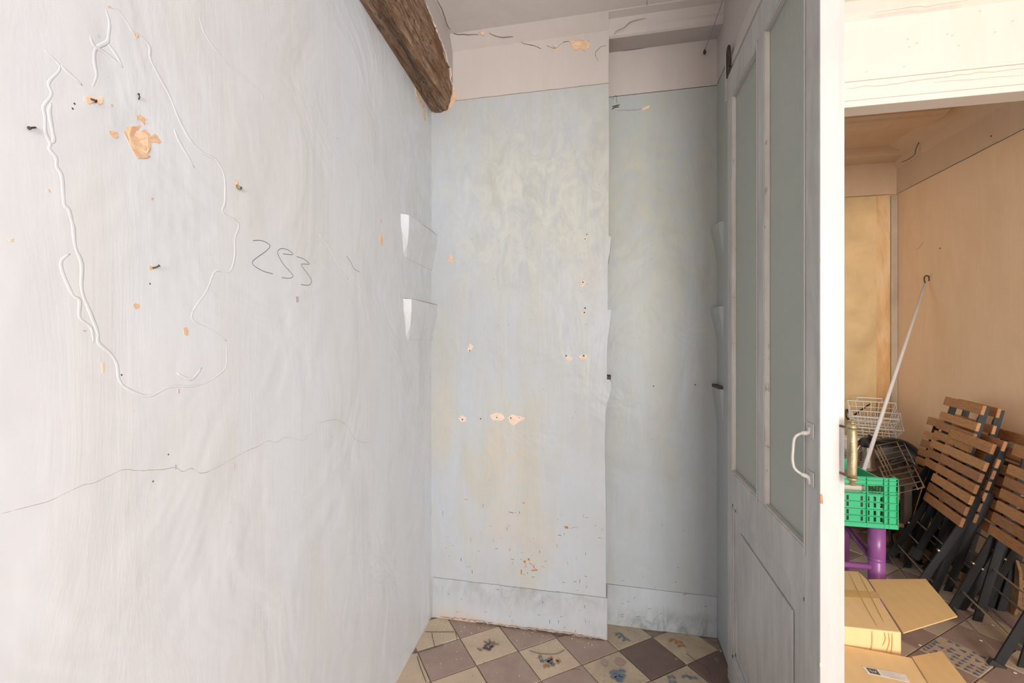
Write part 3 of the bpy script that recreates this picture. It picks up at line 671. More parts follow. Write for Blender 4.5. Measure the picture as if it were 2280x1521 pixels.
# ================================================================ GLAZED DOOR LEAF
XF, XK = .46, .498; Y0, Y1 = 1.136, 1.938; ZT = 2.386; ZB = .012
dr = thing('door_1', (.48, Y1, ZB), 'tall grey-white glazed door leaf with two frosted panes', None, kind='structure')
PF = (1.576, 1.885); PN = (1.219, 1.511); PZ = (.842, 2.284)
obj('stile', box(BM(), XF, XK, Y0, PN[0]-.0003, ZB, ZT), [M_door], dr, bevel=.002)
obj('door_edge', box(BM(), XF+.001, XK, Y0-.0015, Y0, ZB, ZT), M_edge, dr, label='bright white front edge of the door')
obj('door_edge', box(BM(), XK, .5145, Y0+.012, Y1, ZB, ZT), M_edge, dr, label='set-back rebate of the door edge')
obj('stile', box(BM(), XF, XK-.0002, PF[1]+.0003, Y1, ZB, ZT), M_door, dr, bevel=.002)
obj('mullion', box(BM(), XF, XK-.0002, PN[1], PF[0], PZ[0], PZ[1]), M_door, dr, bevel=.002)
obj('rail', box(BM(), XF, XK-.0002, PN[0], PF[1], PZ[1], ZT), M_door, dr, bevel=.002)
obj('rail', box(BM(), XF, XK-.0002, PN[0], PF[1], .722, PZ[0]), M_door, dr, bevel=.002)
obj('rail', box(BM(), XF, XK-.0002, PN[0], PF[1], ZB, .13), M_door, dr, bevel=.002)
# cut the back rebate where glass shows: the thick backing would hide light, so panes sit in front of it
obj('lower_panel', box(BM(), XF+.012, XK-.0004, PN[0], PF[1], .13, .722), M_door, dr)
bm = BM()
for (a, b, c, d) in ((PN[0], PF[1], .13, .722),):
    for off, dep in ((.0, .004), (.016, .010)):
        for q in ((a+off, a+off+.014, c+off, d-off), (b-off-.014, b-off, c+off, d-off), (a+off, b-off, c+off, c+off+.014), (a+off, b-off, d-off-.014, d-off)):
            box(bm, XF+dep, XF+.014, q[0], q[1], q[2], q[3])
obj('panel_moulding', bm, M_door, dr, bevel=.0015)
bm = prism(BM(), [(XF+.012, PN[0]+.09, .21), (XF+.012, PF[1]-.09, .21), (XF+.012, PF[1]-.09, .64), (XF+.012, PN[0]+.09, .64)], (-.006,0,0))
obj('raised_field', bm, M_door, dr, bevel=.005)
for y0, y1 in (PN, PF):
    g = obj('glass_pane', box(BM(), XF+.017, XF+.022, y0+.0005, y1-.0005, PZ[0]+.0005, PZ[1]-.0005), M_glass, dr)
    bm = BM(); t_ = .009
    box(bm, XF+.003, XF+.0165, y1-t_*.35, y1-.0003, PZ[0], PZ[1]); box(bm, XF+.003, XF+.0165, y0+.0003, y0+t_*.4, PZ[0], PZ[1])
    obj('glazing_bead', bm, M_bead, dr)
    bm = BM(); box(bm, XF+.003, XF+.0165, y0+.004, y1-.004, PZ[0]+.0002, PZ[0]+t_*.6); box(bm, XF+.003, XF+.0165, y0+.004, y1-.004, PZ[1]-t_*.6, PZ[1]-.0002)
    obj('glazing_bead', bm, M_jamb, dr)
    bm = BM(); box(bm, XF-.003, XF, y0-.010, y0-.004, PZ[0]-.012, PZ[1]+.012)
    obj('bead_rib', bm, M_edge, dr, bevel=.0012)
# flush bolt slot / loop near the top far corner
a = onX(1627, 112, XJ-.014); t = thing('door_bolt', (a.x, a.y, 2.38), 'dark iron loop bolt over the far top corner of the glazed door', 'bolt')
zt, zb = 2.50, 2.385; yb = 1.925
loop = [(XJ-.020, yb+.018, zb)]+[(XJ-.020, yb+.018*math.cos(k*PI/6), zt-.02+.018*math.sin(k*PI/6)) for k in range(7)]+[(XJ-.020, yb-.018, zb+.03)]
obj('iron_loop', tube(BM(), loop, .0045, 8), M_iron, t)
obj('keeper_plate', box(BM(), XJ-.020, XJ-.0165, yb-.008, yb+.012, zb, zt-.008), M_dark, t)
obj('painted_strip', box(BM(), XJ-.026, XJ-.018, yb+.022, yb+.030, zb-.09, zt-.012), M_edge, t)
# white bow handle
pth = smooth_pts([(XF-.001, 1.178, 1.142), (XF-.004, 1.180, 1.128), (XF-.018, 1.188, 1.124), (XF-.030, 1.192, 1.112), (XF-.033, 1.193, 1.085), (XF-.034, 1.193, 1.060), (XF-.030, 1.192, 1.040), (XF-.018, 1.188, 1.029), (XF-.004, 1.180, 1.023), (XF-.001, 1.178, 1.008)], 4)
bm = tube(BM(), pth, [.0034 if 7 < i < len(pth)-8 else .0055 for i in range(len(pth))], 8)
hz = obj('pull_handle', bm, M_edge, dr, smooth=True, label='worn white-painted strap pull handle')
for z in (1.117, 1.005): obj('mounting_plate', box(BM(), XF-.003, XF-.0003, 1.160, 1.196, z, z+.034), M_edge, hz, bevel=.001)
# brass barrel with finials on the door edge
xh, yh = .5155, 1.117
def kz(py): return R(1880, py, 1.03).z if False else H-(py-760.5)/F*(yh*CC-xh*SS)
zt, zb = kz(952), kz(1064)
bh = obj('barrel_hinge', lathe(BM(), (xh, yh, zb), [(.0078,0),(.0084,.01),(.0098,(zt-zb)*.5),(.0086,(zt-zb)-.01),(.0078,zt-zb)], 18), M_brass, dr, smooth=True, label='old paint-flecked brass barrel with turned finials')
obj('finial', lathe(BM(), (xh, yh, zt), [(.0098,0),(.0098,.003),(.0085,.006),(.005,.009),(.0045,.011),(.008,.014),(.0075,.0155),(.001,.017)], 16), M_brass, bh)
obj('finial', lathe(BM(), (xh, yh, zb), [(.0098,0),(.0098,.003),(.0085,.006),(.005,.009),(.0045,.011),(.008,.014),(.0075,.0155),(.001,.017)], 16, Vector((0,0,-1))), M_brass, bh)
for z in (zt-.002, zb+.002): obj('bracket', bar(BM(), (xh-.010, Y0+.012, z), (xh-.002, yh, z), .004, .005), M_brass, bh)
bm = BM()
for k in range(26):
    z = zb+.025+k*.0026; s = rs.uniform(.0006, .0014); a = -PI/2-.45+rs.uniform(-.12, .12)
    lathe(bm, (xh+.0092*math.cos(a), yh+.0092*math.sin(a), z), [(s,0),(s*.5,s*1.3)], 5)
obj('paint_flecks', bm, M_edge, bh)
patch(dr, [Vector((XF+.0005+x, Y0-.0015, z)) for x, z in ((0,1.0),(.004,1.0),(.006,.985),(.0055,.978),(.0005,.98))], NP, M_leafc, name='bare_patch', sub=1)
for x, z, s in ((.012,.83,.002),(.033,.70,.003),(.021,.71,.0035),(.030,.66,.003),(.036,1.35,.002),(.003,1.52,.004),(.002,1.46,.003),(.035,.55,.003),(.012,.42,.003),(.034,1.62,.0018),(.002,.62,.004),(.02,1.17,.0014)):
    patch(dr, [Vector((XF+x+a*s, Y0-.0015, z+b*s)) for a, b in ((-.5,-1),(.4,-1.1),(.6,.9),(-.4,1.1))], NP, M_rim, name='paint_chip', th=.0004, sub=1)

# hanging cord with metal end in the recess corner
e = onY(1569, 112, YR-.02); c0 = Vector((XJ-.01, 1.55, CEIL-.005))
t = thing('hanging_cord', e, 'thin grey cord running from the ceiling corner to a rusty hook', 'cord')
obj('cord', tube(BM(), smooth_pts([c0, c0.lerp(e, .4)+Vector((0,0,-.012)), c0.lerp(e, .75)+Vector((0,0,-.012)), e], 5), .0018, 6), M_cord, t)
obj('hook', lathe(BM(), e-Vector((0,0,.018)), [(.002,0),(.006,.004),(.007,.012),(.004,.018),(.001,.024)], 10), M_iron, t)
obj('screw', tube(BM(), [e+Vector((0,0,-.004)), e+Vector((0,.03,-.004))], .0022, 6), M_iron, t)

# ================================================================ OPENING TO THE FAR ROOM
bm = BM(); box(bm, .942, XR, YR, YR+.09, 2.455, CEIL+.05); struct('wall_over_opening', bm, M_cream)
bm = BM(); box(bm, .942, XR, YR-.022, YR+.070, 2.335, 2.4545); struct('trim_5', bm, M_cream, bevel=.003)
bm = BM(); box(bm, .942, XR, YR-.028, YR-.0225, 2.360, 2.372); box(bm, .942, XR, YR-.03, YR-.0225, 2.440, 2.4545); struct('trim_6', bm, M_cream, bevel=.002)
bm = BM(); prism(bm, [(.942, YR, 2.71), (.942, YR-.02, 2.735), (.942, YR-.05, 2.765), (.942, YR-.12, 2.785), (.942, YR-.12, 2.80), (.942, YR, 2.80)], (XR-.942, 0, 0)); struct('trim_7', bm, M_cream)
def cR(pts, Y=YR-.0005, s=1/5.07): return [onY(1880+x*s, y*s, Y) for x, y in pts]
lint = bpy.data.objects['wall_over_opening']
M_faint = simple('faint_tan_crack', (.72,.57,.43), .9)
line(lint, cR([(30,1003),(140,990),(230,970),(350,972),(560,950),(730,920),(920,895),(1060,878),(1200,862),(1280,845),(1400,838),(1530,812),(1700,812),(1880,785),(2028,770)], YR-.0230), .0014, M_faint, jit=.0003)
line(lint, cR([(340,145),(410,130),(500,118),(640,98),(720,85),(860,72),(930,78),(1080,48),(1300,18),(1400,4)], YR-.045), .0016, M_faint, jit=.0003)
line(lint, cR([(1000,935),(1100,920),(1300,905),(1540,890),(1700,870),(2028,850)], YR-.0230), .0009, M_faint, jit=.0003)
for x, y in ((715,442),(735,530),(1165,385),(1220,400),(1700,362),(1530,122),(1900,238),(675,752),(250,812),(1290,512),(820,488)):
    q = cR([(x, y)])[0]; patch(lint, [q+Vector((a*.004, 0, b*.0022+a*.0006)) for a, b in ((-1,-.8),(1,-.6),(1.1,.7),(-.8,1))], NP, M_faint, name='paint_chip', th=.0004, sub=1)
# beams of the far room ceiling
bm = BM(); prism(bm, [(.3, y, z) for y, z in ((3.30,2.77),(3.34,2.765),(3.35,2.755),(3.40,2.755),(3.41,2.765),(3.52,2.762),(3.54,2.775),(3.56,2.84),(3.29,2.84))], (XR-.3-.16, 0, 0)); struct('trim_8', bm, M_tan2)
bm = BM(); prism(bm, [(.3, y, z) for y, z in ((3.96,2.84),(3.97,2.785),(4.0,2.78),(4.01,2.765),(4.06,2.76),(YB,2.755),(YB,2.84))], (XR-.3, 0, 0)); struct('trim_9', bm, M_tan2)
bm = BM(); prism(bm, [(XR, 2.31, 2.70), (XR-.02, 2.31, 2.76), (XR-.10, 2.31, 2.80), (XR-.17, 2.31, 2.83), (XR, 2.31, 2.83)], (0, YB-2.31, 0)); struct('trim_10', bm, M_tan2)
line(wr, [onX(x, y, XR-.04) for x, y in ((2066,284),(2050,310),(2040,330),(2036,345),(2020,356),(2006,361))], .003, M_crack, jit=.001)
line(wr, [(XR-.001, y, 2.5015) for y in (4.1, 3.8, 3.5, 3.3, 3.1, 2.9)], .0022, M_crack, 'paint_edge', jit=.001)
line(wb, [(x, YB-.001, 2.5015) for x in (1.85, 2.0, 2.1, 2.2)], .0018, M_crack, 'paint_edge', jit=.001)
# corner strip, pale panel board
a = onY(1950, 440, YB)
pb = obj('panel_board', box(BM(), 1.2, a.x, YB-.012, YB-.0005, 0, 2.495), simple('pale_ochre_board', (.74,.53,.27), .7, 0, .12, 5, .1), wb, bevel=.002)
obj('corner_strip', box(BM(), XR-.045, XR-.0005, YB-.02, YB-.0005, 0, 2.49), simple('grey_corner_plaster', (.50,.40,.29), .8, 0, .1, 8, .1), wb, bevel=.006)
for px, py in ((2207,303),(2093,553),(2155,238)):
    q = onX(px, py, XR); obj('drill_hole', lathe(BM(), q+Vector((.001,0,0)), [(.006,0),(.005,.002)], 8, Vector((-1,0,0))), M_crack, wr)
line(wr, [onX(2057, 538, XR-.0002), onX(2046, 552, XR-.0002), onX(2040, 556, XR-.0002)], .0016, M_leafc, 'scratch')

# ================================================================ FOLDING CHAIRS
CW = .44; CLn = .90
def slat(bm, x0, x1, t0, t1, th, m0):
    box(bm, x0, x1, m0, m0+th, t0, t1)
def make_chair():
    # local: x across (0 = near side, CW = far side), z up the chair plane, -y ... outward is +y
    t = thing('folding_chair', (0,0,0), 'x', 'chair', 'folding chairs stacked against the tan wall')
    sl = [(.845, .898)]+[(.845-.092-k*.061, .845-.092-k*.061+.048) for k in range(6)]
    for k, (a, b) in enumerate(sl):
        bm = BM(); dx = random.uniform(-.004, .004); slat(bm, dx, CW+dx, a, b, .016, .008)
        obj('back_slat' if k == 0 else 'slat', bm, M_slats[k % 3], t, bevel=.003)
    for x in (.055, CW-.055):
        obj('seat_rail', bar(BM(), (x, -.002, .43), (x, -.002, .83), .010, .018, (0,1,0)), M_black, t)
    for x in (.050, CW-.050):
        bm = BM(); pts = [(x, -.010, 0.0), (x, -.010, .44), (x, -.004, .52), (x, -.008, .62), (x, -.010, .89)]
        for p, q in zip(pts, pts[1:]): bar(bm, p, q, .010, .032, (0,1,0))
        obj('back_leg', bm, M_black, t)
    for x in (.022, CW-.022):
        bm = BM(); pts = [(x, -.012, .62), (x, -.006, .50), (x, .010, .42), (x, .025, .33), (x, .050, .18), (x, .085, -.022)]
        for p, q in zip(pts, pts[1:]): bar(bm, p, q, .010, .032, (0,1,.3))
        o = obj('front_leg', bm, M_black, t)
        obj('foot_cap', bar(BM(), (x, .078, .030), (x, .090, -.026), .022, .050, (0,1,.3)), M_dark, o)
        obj('rivet', lathe(BM(), (x-.006, .05, .29), [(.006,0),(.005,.003),(.001,.004)], 8, Vector((-1,0,0))), M_wire, o)
        obj('rivet', lathe(BM(), (x+.006, .05, .29), [(.006,0),(.005,.003),(.001,.004)], 8, Vector((1,0,0))), M_wire, o)
    for (y, z) in ((.058, .14), (.073, .05)): obj('stretcher_rod', tube(BM(), [(.03, y, z), (CW-.03, y, z)], .0045, 7), M_wire, t)
    obj('stretcher_rod', tube(BM(), [(.05, -.012, .30), (CW-.05, -.012, .30)], .0045, 7), M_wire, t)
    obj('stretcher_rod', tube(BM(), [(.05, -.012, .10), (CW-.05, -.012, .10)], .0045, 7), M_wire, t)
    return t
proto = make_chair()
def place(o, xt, yt, zt, rot, lean):
    """xt,yt,zt = far top corner of the back slat; rot = degrees the chair is turned off the wall; lean from vertical"""
    r, al = math.radians(rot), math.radians(lean)
    a = Vector((math.sin(r), math.cos(r), 0))               # across: near -> far
    side = Vector((math.cos(r), -math.sin(r), 0))           # towards the wall
    b = side*math.sin(al)+Vector((0,0,math.cos(al))); n = -side*math.cos(al)+Vector((0,0,math.sin(al)))
    M = Matrix((a, n, b)).transposed()
    org = Vector((xt, yt, zt))-b*CLn-n*.024-a*CW
    o.rotation_mode = 'QUATERNION'; o.rotation_quaternion = M.to_quaternion(); o.location = org
chairs = [
 # xt, yt, zt, rot, lean
 (1.955, 3.13, .835, 12, 17, 'slatted folding chair at the very front of the stack, all its slats in full view'),
 (2.115, 3.60, .835, 2, 14, 'slatted folding chair at the back left of the stack, next to the wire racks'),
 (2.055, 3.34, 1.00, 12, 14, 'slatted folding chair standing tallest, its top slat highest against the tan wall'),
 (2.135, 3.36, .985, 12, 12, 'folding chair showing only its top slat behind the tallest one'),
 (2.060, 3.215, .835, 12, 16, 'folding chair whose thin top edge shows right behind the front chair'),
 (2.055, 3.06, .80, 10, 15, 'folding chair behind the front one, only its near slat ends showing'),
 (1.890, 2.62, .853, 11, 12.5, 'folding chair cut off by the picture edge, its foot nearest the patterned tile'),
 (2.130, 3.08, .86, 9, 13, 'folding chair leaning on the wall, its upper slat edges seen behind the shorter ones'),
 (2.075, 2.76, .87, 10, 14, 'folding chair tucked behind the one cut off by the picture edge'),
]
for k, (x, y, z, rot, lean, lab) in enumerate(chairs):
    o = proto if k == 0 else copy_tree(proto)
    place(o, x, y, z, rot, lean); o['label'] = lab

# ================================================================ CARDBOARD BOXES
def card_box(name, top, z, parent_label, thick=.004):
    t = thing(name, (sum(p[0] for p in top)/len(top), sum(p[1] for p in top)/len(top), 0), parent_label, 'box')
    bm = BM(); n = len(top); prism(bm, [(x, y, .001) for x, y in top], (0, 0, z-.001)); obj('body', bm, M_card, t, bevel=.004)
    return t
z1 = .28
A1 = onZ(2007, 1409, z1); B1 = onZ(1932, 1291, z1); C1 = onZ(1911, 1272, z1); D1 = onZ(1886, 1270, z1); E1 = onZ(1886, 1396, z1)
dv = (E1-A1); F1 = A1+dv*2.0; G1 = Vector((F1.x+.02, C1.y-.04, z1))
b1 = card_box('cardboard_box', [(p.x, p.y) for p in (A1, B1, C1, G1, F1)], z1, 'taller crumpled cardboard box by the purple leg, one flap folded out')
up = Vector((0,0,.0035))
fl1 = [B1, onZ(2060, 1290, z1), onZ(2130, 1373, z1), A1+Vector((.003,-.002,0))]
obj('flap', prism(BM(), [p+Vector((.002,0,-.002)) for p in fl1], (0,0,.004)), M_cardin, b1, label='open flap folded out to the right')
tp = [onZ(1886, 1315, z1+.0006), onZ(1953, 1318, z1+.0006), onZ(1962, 1334, z1+.0006), onZ(1886, 1330, z1+.0006)]
tp[0] += (tp[0]-tp[1])*1.2; tp[3] += (tp[3]-tp[2])*1.0
obj('packing_tape', prism(BM(), tp, (0,0,.0006)), M_tape, b1)
line(b1, [onZ(1911, 1274, z1+.001), onZ(1940, 1330, z1+.001), onZ(1968, 1385, z1+.001)], .0012, M_tape, 'crease')
line(b1, [onZ(1890, 1275, z1+.001), onZ(1925, 1345, z1+.001), onZ(1955, 1398, z1+.001)], .0010, M_tape, 'crease')
dd = (E1-A1).normalized()
for k, (s, l) in enumerate(((.030,.10),(.042,.07),(.055,.05),(.095,.09))):
    p = A1+dd*s+Vector((0,-.0035,-.004)); line(b1, [p, p+Vector((.004*math.sin(k),0,-l*.5)), p+Vector((-.006,0,-l))], .0018, M_card, 'crease')
z2 = .216
A2 = onZ(2025, 1459, z2); B2 = onZ(2064, 1521, z2); C2 = onZ(1886, 1433, z2)
ex = (B2-A2).normalized(); A2e = A2+ex*.30; fx = (C2-A2)*1.8; bk = A2+fx
g = Vector((.0, -.012, 0))
b2 = card_box('cardboard_box', [(p.x, p.y) for p in (A2+g, bk+g, bk+ex*.30, A2e)], z2, 'lower cardboard box with a white address sticker, nearest the camera')
fl2 = [A2+ex*.01+Vector((.004,0,0)), onZ(2097, 1451, z2), onZ(2152, 1521, z2), ]
fl2 += [fl2[2]+ex*.12, A2+ex*.27+Vector((.004,0,0))]
obj('flap', prism(BM(), [p+Vector((0,0,-.002)) for p in fl2], (0,0,.004)), M_cardin, b2, label='open flap folded out to the right')
lab = [onZ(x, y, z2+.0006) for x, y in ((1919,1484),(2015,1502),(2026,1520),(1932,1500))]
st = obj('address_sticker', prism(BM(), lab, (0,0,.0006)), M_label, b2, label='white paper address sticker')
def lp(u, v): return lab[0].lerp(lab[1], u).lerp(lab[3].lerp(lab[2], u), v)+Vector((0,0,.0008))
obj('dark_square', prism(BM(), [lp(.08,.12), lp(.33,.12), lp(.33,.88), lp(.08,.88)], (0,0,.0004)), M_ink, st)
bm = BM()
for pts in ([(.13,.35),(.17,.7),(.205,.45),(.24,.7),(.28,.35)],):
    tube(bm, [lp(*p)+Vector((0,0,.0006)) for p in pts], .0012, 5)
obj('logo_mark', bm, M_label, st)
bm = BM()
for v_, a_, b_ in ((.22,.38,.90),(.40,.38,.72),(.58,.40,.94),(.76,.40,.80),(.9,.55,.93)): bar(bm, lp(a_, v_)+Vector((0,0,.0001)), lp(b_, v_)+Vector((0,0,.0001)), .0011, .0004)
obj('printed_line', bm, M_inklight, st)

# ================================================================ PURPLE STOOL + GREEN CRATE
LX, LY = R(1952, 1200, 2.13).x, R(1952, 1200, 2.13).y
SZ = .468
stl = thing('stool', (LX-.18, LY+.16, 0), 'glossy purple wooden stool carrying the green crate', 'stool')
LXS = (LX, LX-.44); LYS = (LY, LY+.33)
for x in LXS:
    for y in LYS:
        pr = [(.024,0),(.028,.012),(.034,.08),(.0345,.20),(.034,.312),(.0315,.316),(.034,.320),(.0335,.326),(.0315,.330),(.034,.335),(.034,SZ-.001)]
        obj('leg', lathe(BM(), (x, y, .001), pr, 20), M_purple, stl, smooth=True)
obj('seat', box(BM(), LXS[1]-.035, LX+.03, LY+.045, LYS[1]+.035, SZ-.016, SZ), M_purple, stl, bevel=.006)
obj('rung', tube(BM(), [(LXS[1], LY-.004, .285), (LX, LY-.004, .285)], .014, 12), M_purple, stl, smooth=True)
obj('rung', tube(BM(), [(LX, LY, .30), (LX, LYS[1], .38)], .016, 12), M_purple, stl, smooth=True)
obj('rung', tube(BM(), [(LXS[1], LY, .30), (LXS[1], LYS[1], .30)], .013, 12), M_purple, stl, smooth=True)
# crate
q = R(2001, 1064, 2.10); cx1, cy0 = q.x, q.y; cx0 = cx1-.56; cy1 = cy0+.37; cz0, cz1 = SZ+.002, SZ+.002+.235
cr = thing('plastic_crate', ((cx0+cx1)/2, (cy0+cy1)/2, cz0), 'bright green perforated plastic crate on the purple stool', 'crate')
def wall_grid(bm, along, fixed, xs, zs, open_, t, axis):
    for i in range(len(xs)-1):
        for j in range(len(zs)-1):
            if (i, j) in open_: continue
            if axis == 'x': box(bm, xs[i], xs[i+1], fixed, fixed+t, zs[j], zs[j+1])
            else: box(bm, fixed, fixed+t, xs[i], xs[i+1], zs[j], zs[j+1])
def zc(py): return H-(py-760.5)/F*2.10
def xc(px): return onY(px, 1100, cy0).x
# front wall: slotted sheet, built mirrored about the middle
xm = (cx0+cx1)/2
cols = []; x = cx1-.077
bm = BM()
S = .0125; G = .0155
zr = [cz0, cz0+.022, cz0+.040, cz0+.053, cz0+.070, cz0+.092, cz0+.108, cz0+.121, cz0+.138, cz0+.150, cz0+.162, cz0+.195, cz1]
xr = [cx1-.058]
for grp in range(3):
    for k in range(4): xr += [xr[-1]-.0105, xr[-1]-.0105-.0165]
    xr += [xr[-1]-.032]
xr = sorted(set([round(v, 5) for v in xr]+[cx0, cx1]))
op = set()
for i in range(len(xr)-1):
    wdt = xr[i+1]-xr[i]
    if .0100 < wdt < .0112:
        for j in (2, 4, 6, 8)[:4]: op.add((i, {2:2, 4:4, 6:6, 8:8}[j]))
rows_open = (1, 3, 5, 7)
zr = [cz0+.018, cz0+.026, cz0+.047, cz0+.056, cz0+.077, cz0+.092, cz0+.113, cz0+.122, cz0+.143, cz0+.158]
op = {(i, j) for i in range(len(xr)-1) for j in rows_open if .0100 < xr[i+1]-xr[i] < .0112}
wall_grid(bm, 0, cy0+.012, xr, zr, op, .003, 'x')
box(bm, cx0, cx1, cy0+.002, cy0+.016, cz0, cz0+.018)
# handle band and top band
for a_, b_ in ((cx1-.012, cx1), (cx1-.118, cx1-.108), (cx1-.052, cx1-.048)): pass
zh0, zh1 = cz0+.158, cz0+.200
box(bm, cx1-.055, cx1, cy0+.012, cy0+.015, zh0, zh1); box(bm, cx0, cx0+.055, cy0+.012, cy0+.015, zh0, zh1)
box(bm, cx1-.130, cx1-.122, cy0+.010, cy0+.016, zh0, zh1); box(bm, cx0+.122, cx0+.130, cy0+.010, cy0+.016, zh0, zh1)
for (xa, xb) in ((cx1-.122, cx1-.055), (cx1-.30, cx1-.130)):       # rounded ends of the handle holes
    for xe, sg in ((xa, 1), (xb, -1)):
        for ze, sz in ((zh0, 1), (zh1, -1)):
            prism(bm, [(xe, cy0+.012, ze), (xe+sg*.012, cy0+.012, ze), (xe+sg*.004, cy0+.012, ze+sz*.005), (xe, cy0+.012, ze+sz*.014)], (0,.003,0))
box(bm, cx0, cx1, cy0+.010, cy0+.014, zh1, cz1)
obj('front_wall', bm, M_green, cr)
bm = BM()
for z in (cz0+.020, cz0+.052, cz0+.084, cz0+.118, cz0+.155, cz0+.168, cz0+.200, cz0+.219, cz1-.003): box(bm, cx0 if z in () else cx0, cx1, cy0, cy0+.012, z-.0012, z+.0012)
obj('horizontal_rib', bm, M_green, cr)
for xx in (cx1-.0015, cx1-.036, cx1-.056, cx1-.126, cx1-.25, cx1-.37, cx0+.056, cx0+.036, cx0+.0015):
    obj('vertical_rib', box(BM(), xx-.0015, xx+.0015, cy0, cy0+.0118, cz0+.003, cz1-(.0 if xx != cx1-.126 else .0)), M_green, cr)
# back and side walls
for fixed, ax, a_, b_, zt_ in ((cy1-.004, 'x', cx0, cx1, cz1), (cx0, 'y', cy0+.015, cy1-.005, cz1), (cx1-.004, 'y', cy0+.016, cy1-.005, cz1-.040)):
    bm = BM(); n = int((b_-a_)/.026)*2+1; xs = [a_+(b_-a_)*k/n for k in range(n+1)]
    zs = [cz0, cz0+.03, cz0+.052, cz0+.062, cz0+.084, cz0+.098, cz0+.12, cz0+.13, cz0+.152, zt_]
    wall_grid(bm, 0, fixed, xs, zs, {(i, j) for i in range(1, n, 2) for j in (1, 3, 5, 7)}, .003, ax)
    obj('side_wall', bm, M_green, cr)
prm = [(cx1-.010, cy0+.012), (cx1, cy0+.0), (cx1, cy0+.012)]
obj('corner_tab', prism(BM(), [(cx1-.003, cy0+.002, cz1-.06), (cx1-.003, cy0+.05, cz1-.045), (cx1-.003, cy0+.045, cz1-.004), (cx1-.003, cy0+.035, cz1+.004), (cx1-.003, cy0+.002, cz1-.002)], (.003,0,0)), M_green, cr)
bm = BM(); box(bm, cx1-.008, cx1, cy0+.05, cy1, cz1-.042, cz1-.037)
obj('rim', bm, M_green, cr)
obj('crate_floor', box(BM(), cx0+.004, cx1-.004, cy0+.016, cy1-.004, cz0, cz0+.006), M_green, cr)
# things in the crate
t = thing('storage_tub', ((cx0+cx1)/2-.07, (cy0+cy1)/2-.04, cz0+.008), 'white tub with a mauve lid lying in the green crate', 'tub')
obj('body', box(BM(), cx0+.03, cx1-.115, cy0+.035, cy1-.03, cz0+.008, cz0+.186), M_porc, t, bevel=.01)
obj('lid', prism(BM(), [(cx0+.025, cy0+.03, cz0+.187), (cx1-.075, cy0+.03, cz0+.187), (cx1-.105, cy0+.03, cz0+.205), (cx0+.025, cy0+.03, cz0+.215)], (0, cy1-cy0-.06, .0)), M_mauve, t, bevel=.002)

# ================================================================ LOW TABLE with kitchen things in the far corner
TZ = .50
tb = thing('low_table', (1.70, 3.55, 0), 'dark low wooden table in the far corner, crowded with kitchenware', 'table')
M_dwood = simple('dark_wood', (.07,.045,.03), .7, 0, .3, 8, .1)
obj('tabletop', prism(BM(), [(1.25,3.16,TZ-.03),(1.80,3.16,TZ-.03),(1.86,3.42,TZ-.03),(1.94,3.66,TZ-.03),(2.08,3.70,TZ-.03),(2.08,4.02,TZ-.03),(1.25,4.02,TZ-.03)], (0,0,.03)), M_dwood, tb, bevel=.003)
for x in (1.29, 1.76):
    for y in (3.19, 3.96): obj('leg', box(BM(), x-.02, x+.02, y-.02, y+.02, 0, TZ-.031), M_dwood, tb)
obj('lower_shelf', box(BM(), 1.27, 1.78, 3.17, 3.98, .22, .24), M_wood, tb)
# bead string hanging from table front
bm = BM()
for k in range(22):
    u = k/21; x = 1.27+.36*u; z = TZ-.12-.10*math.sin(PI*u)+.008*math.sin(k*2.1); lathe(bm, (x, 3.125, z), [(.002,-.009),(.007,-.005),(.009,0),(.007,.005),(.002,.009)], 8)
tube(bm, [(1.27+.36*u/20, 3.125, TZ-.12-.10*math.sin(PI*u/20)) for u in range(21)], .0012, 5)
for x in (1.27, 1.63): tube(bm, [(x, 3.125, TZ-.12), (x, 3.136, TZ-.005)], .0012, 5)
tag(obj('bead_string', bm, M_wire), 'string of shiny metal beads hanging below the low table', 'beads')
# plates
c = R(1890, 1050, 3.02); px_, py_ = c.x, c.y
bm = lathe(BM(), (0,0,0), [(.045,0),(.05,.003),(.085,.011),(.086,.013),(.05,.006),(.0,.005)], 28)
plate0 = obj('plate', bm, M_porc, None, smooth=False, origin=(0,0,0))
for k in range(12):
    o = plate0 if k == 0 else plate0.copy()
    if k: col.objects.link(o)
    s = 1.0 if k < 6 else .8
    o.scale = (s, s, 1); o.location = (px_+random.uniform(-.004, .004), py_+random.uniform(-.004, .004), TZ+.001+k*.0098)
    tag(o, ['white saucer in the upper half of the plate stack behind the brass hinge', 'white plate in the lower, wider half of the plate stack behind the brass hinge'][k < 6], 'plate', 'plates stacked behind the door edge' if k < 6 else 'saucers stacked behind the door edge')
t = obj('bowl', lathe(BM(), (px_, py_+.0, TZ+.12), [(.022,0),(.026,.02),(.034,.045),(.055,.075),(.062,.085),(.059,.086),(.05,.076),(.02,.05),(.0,.046)], 28), M_porc, smooth=True)
tag(t, 'white footed bowl crowning the stack of plates', 'bowl')
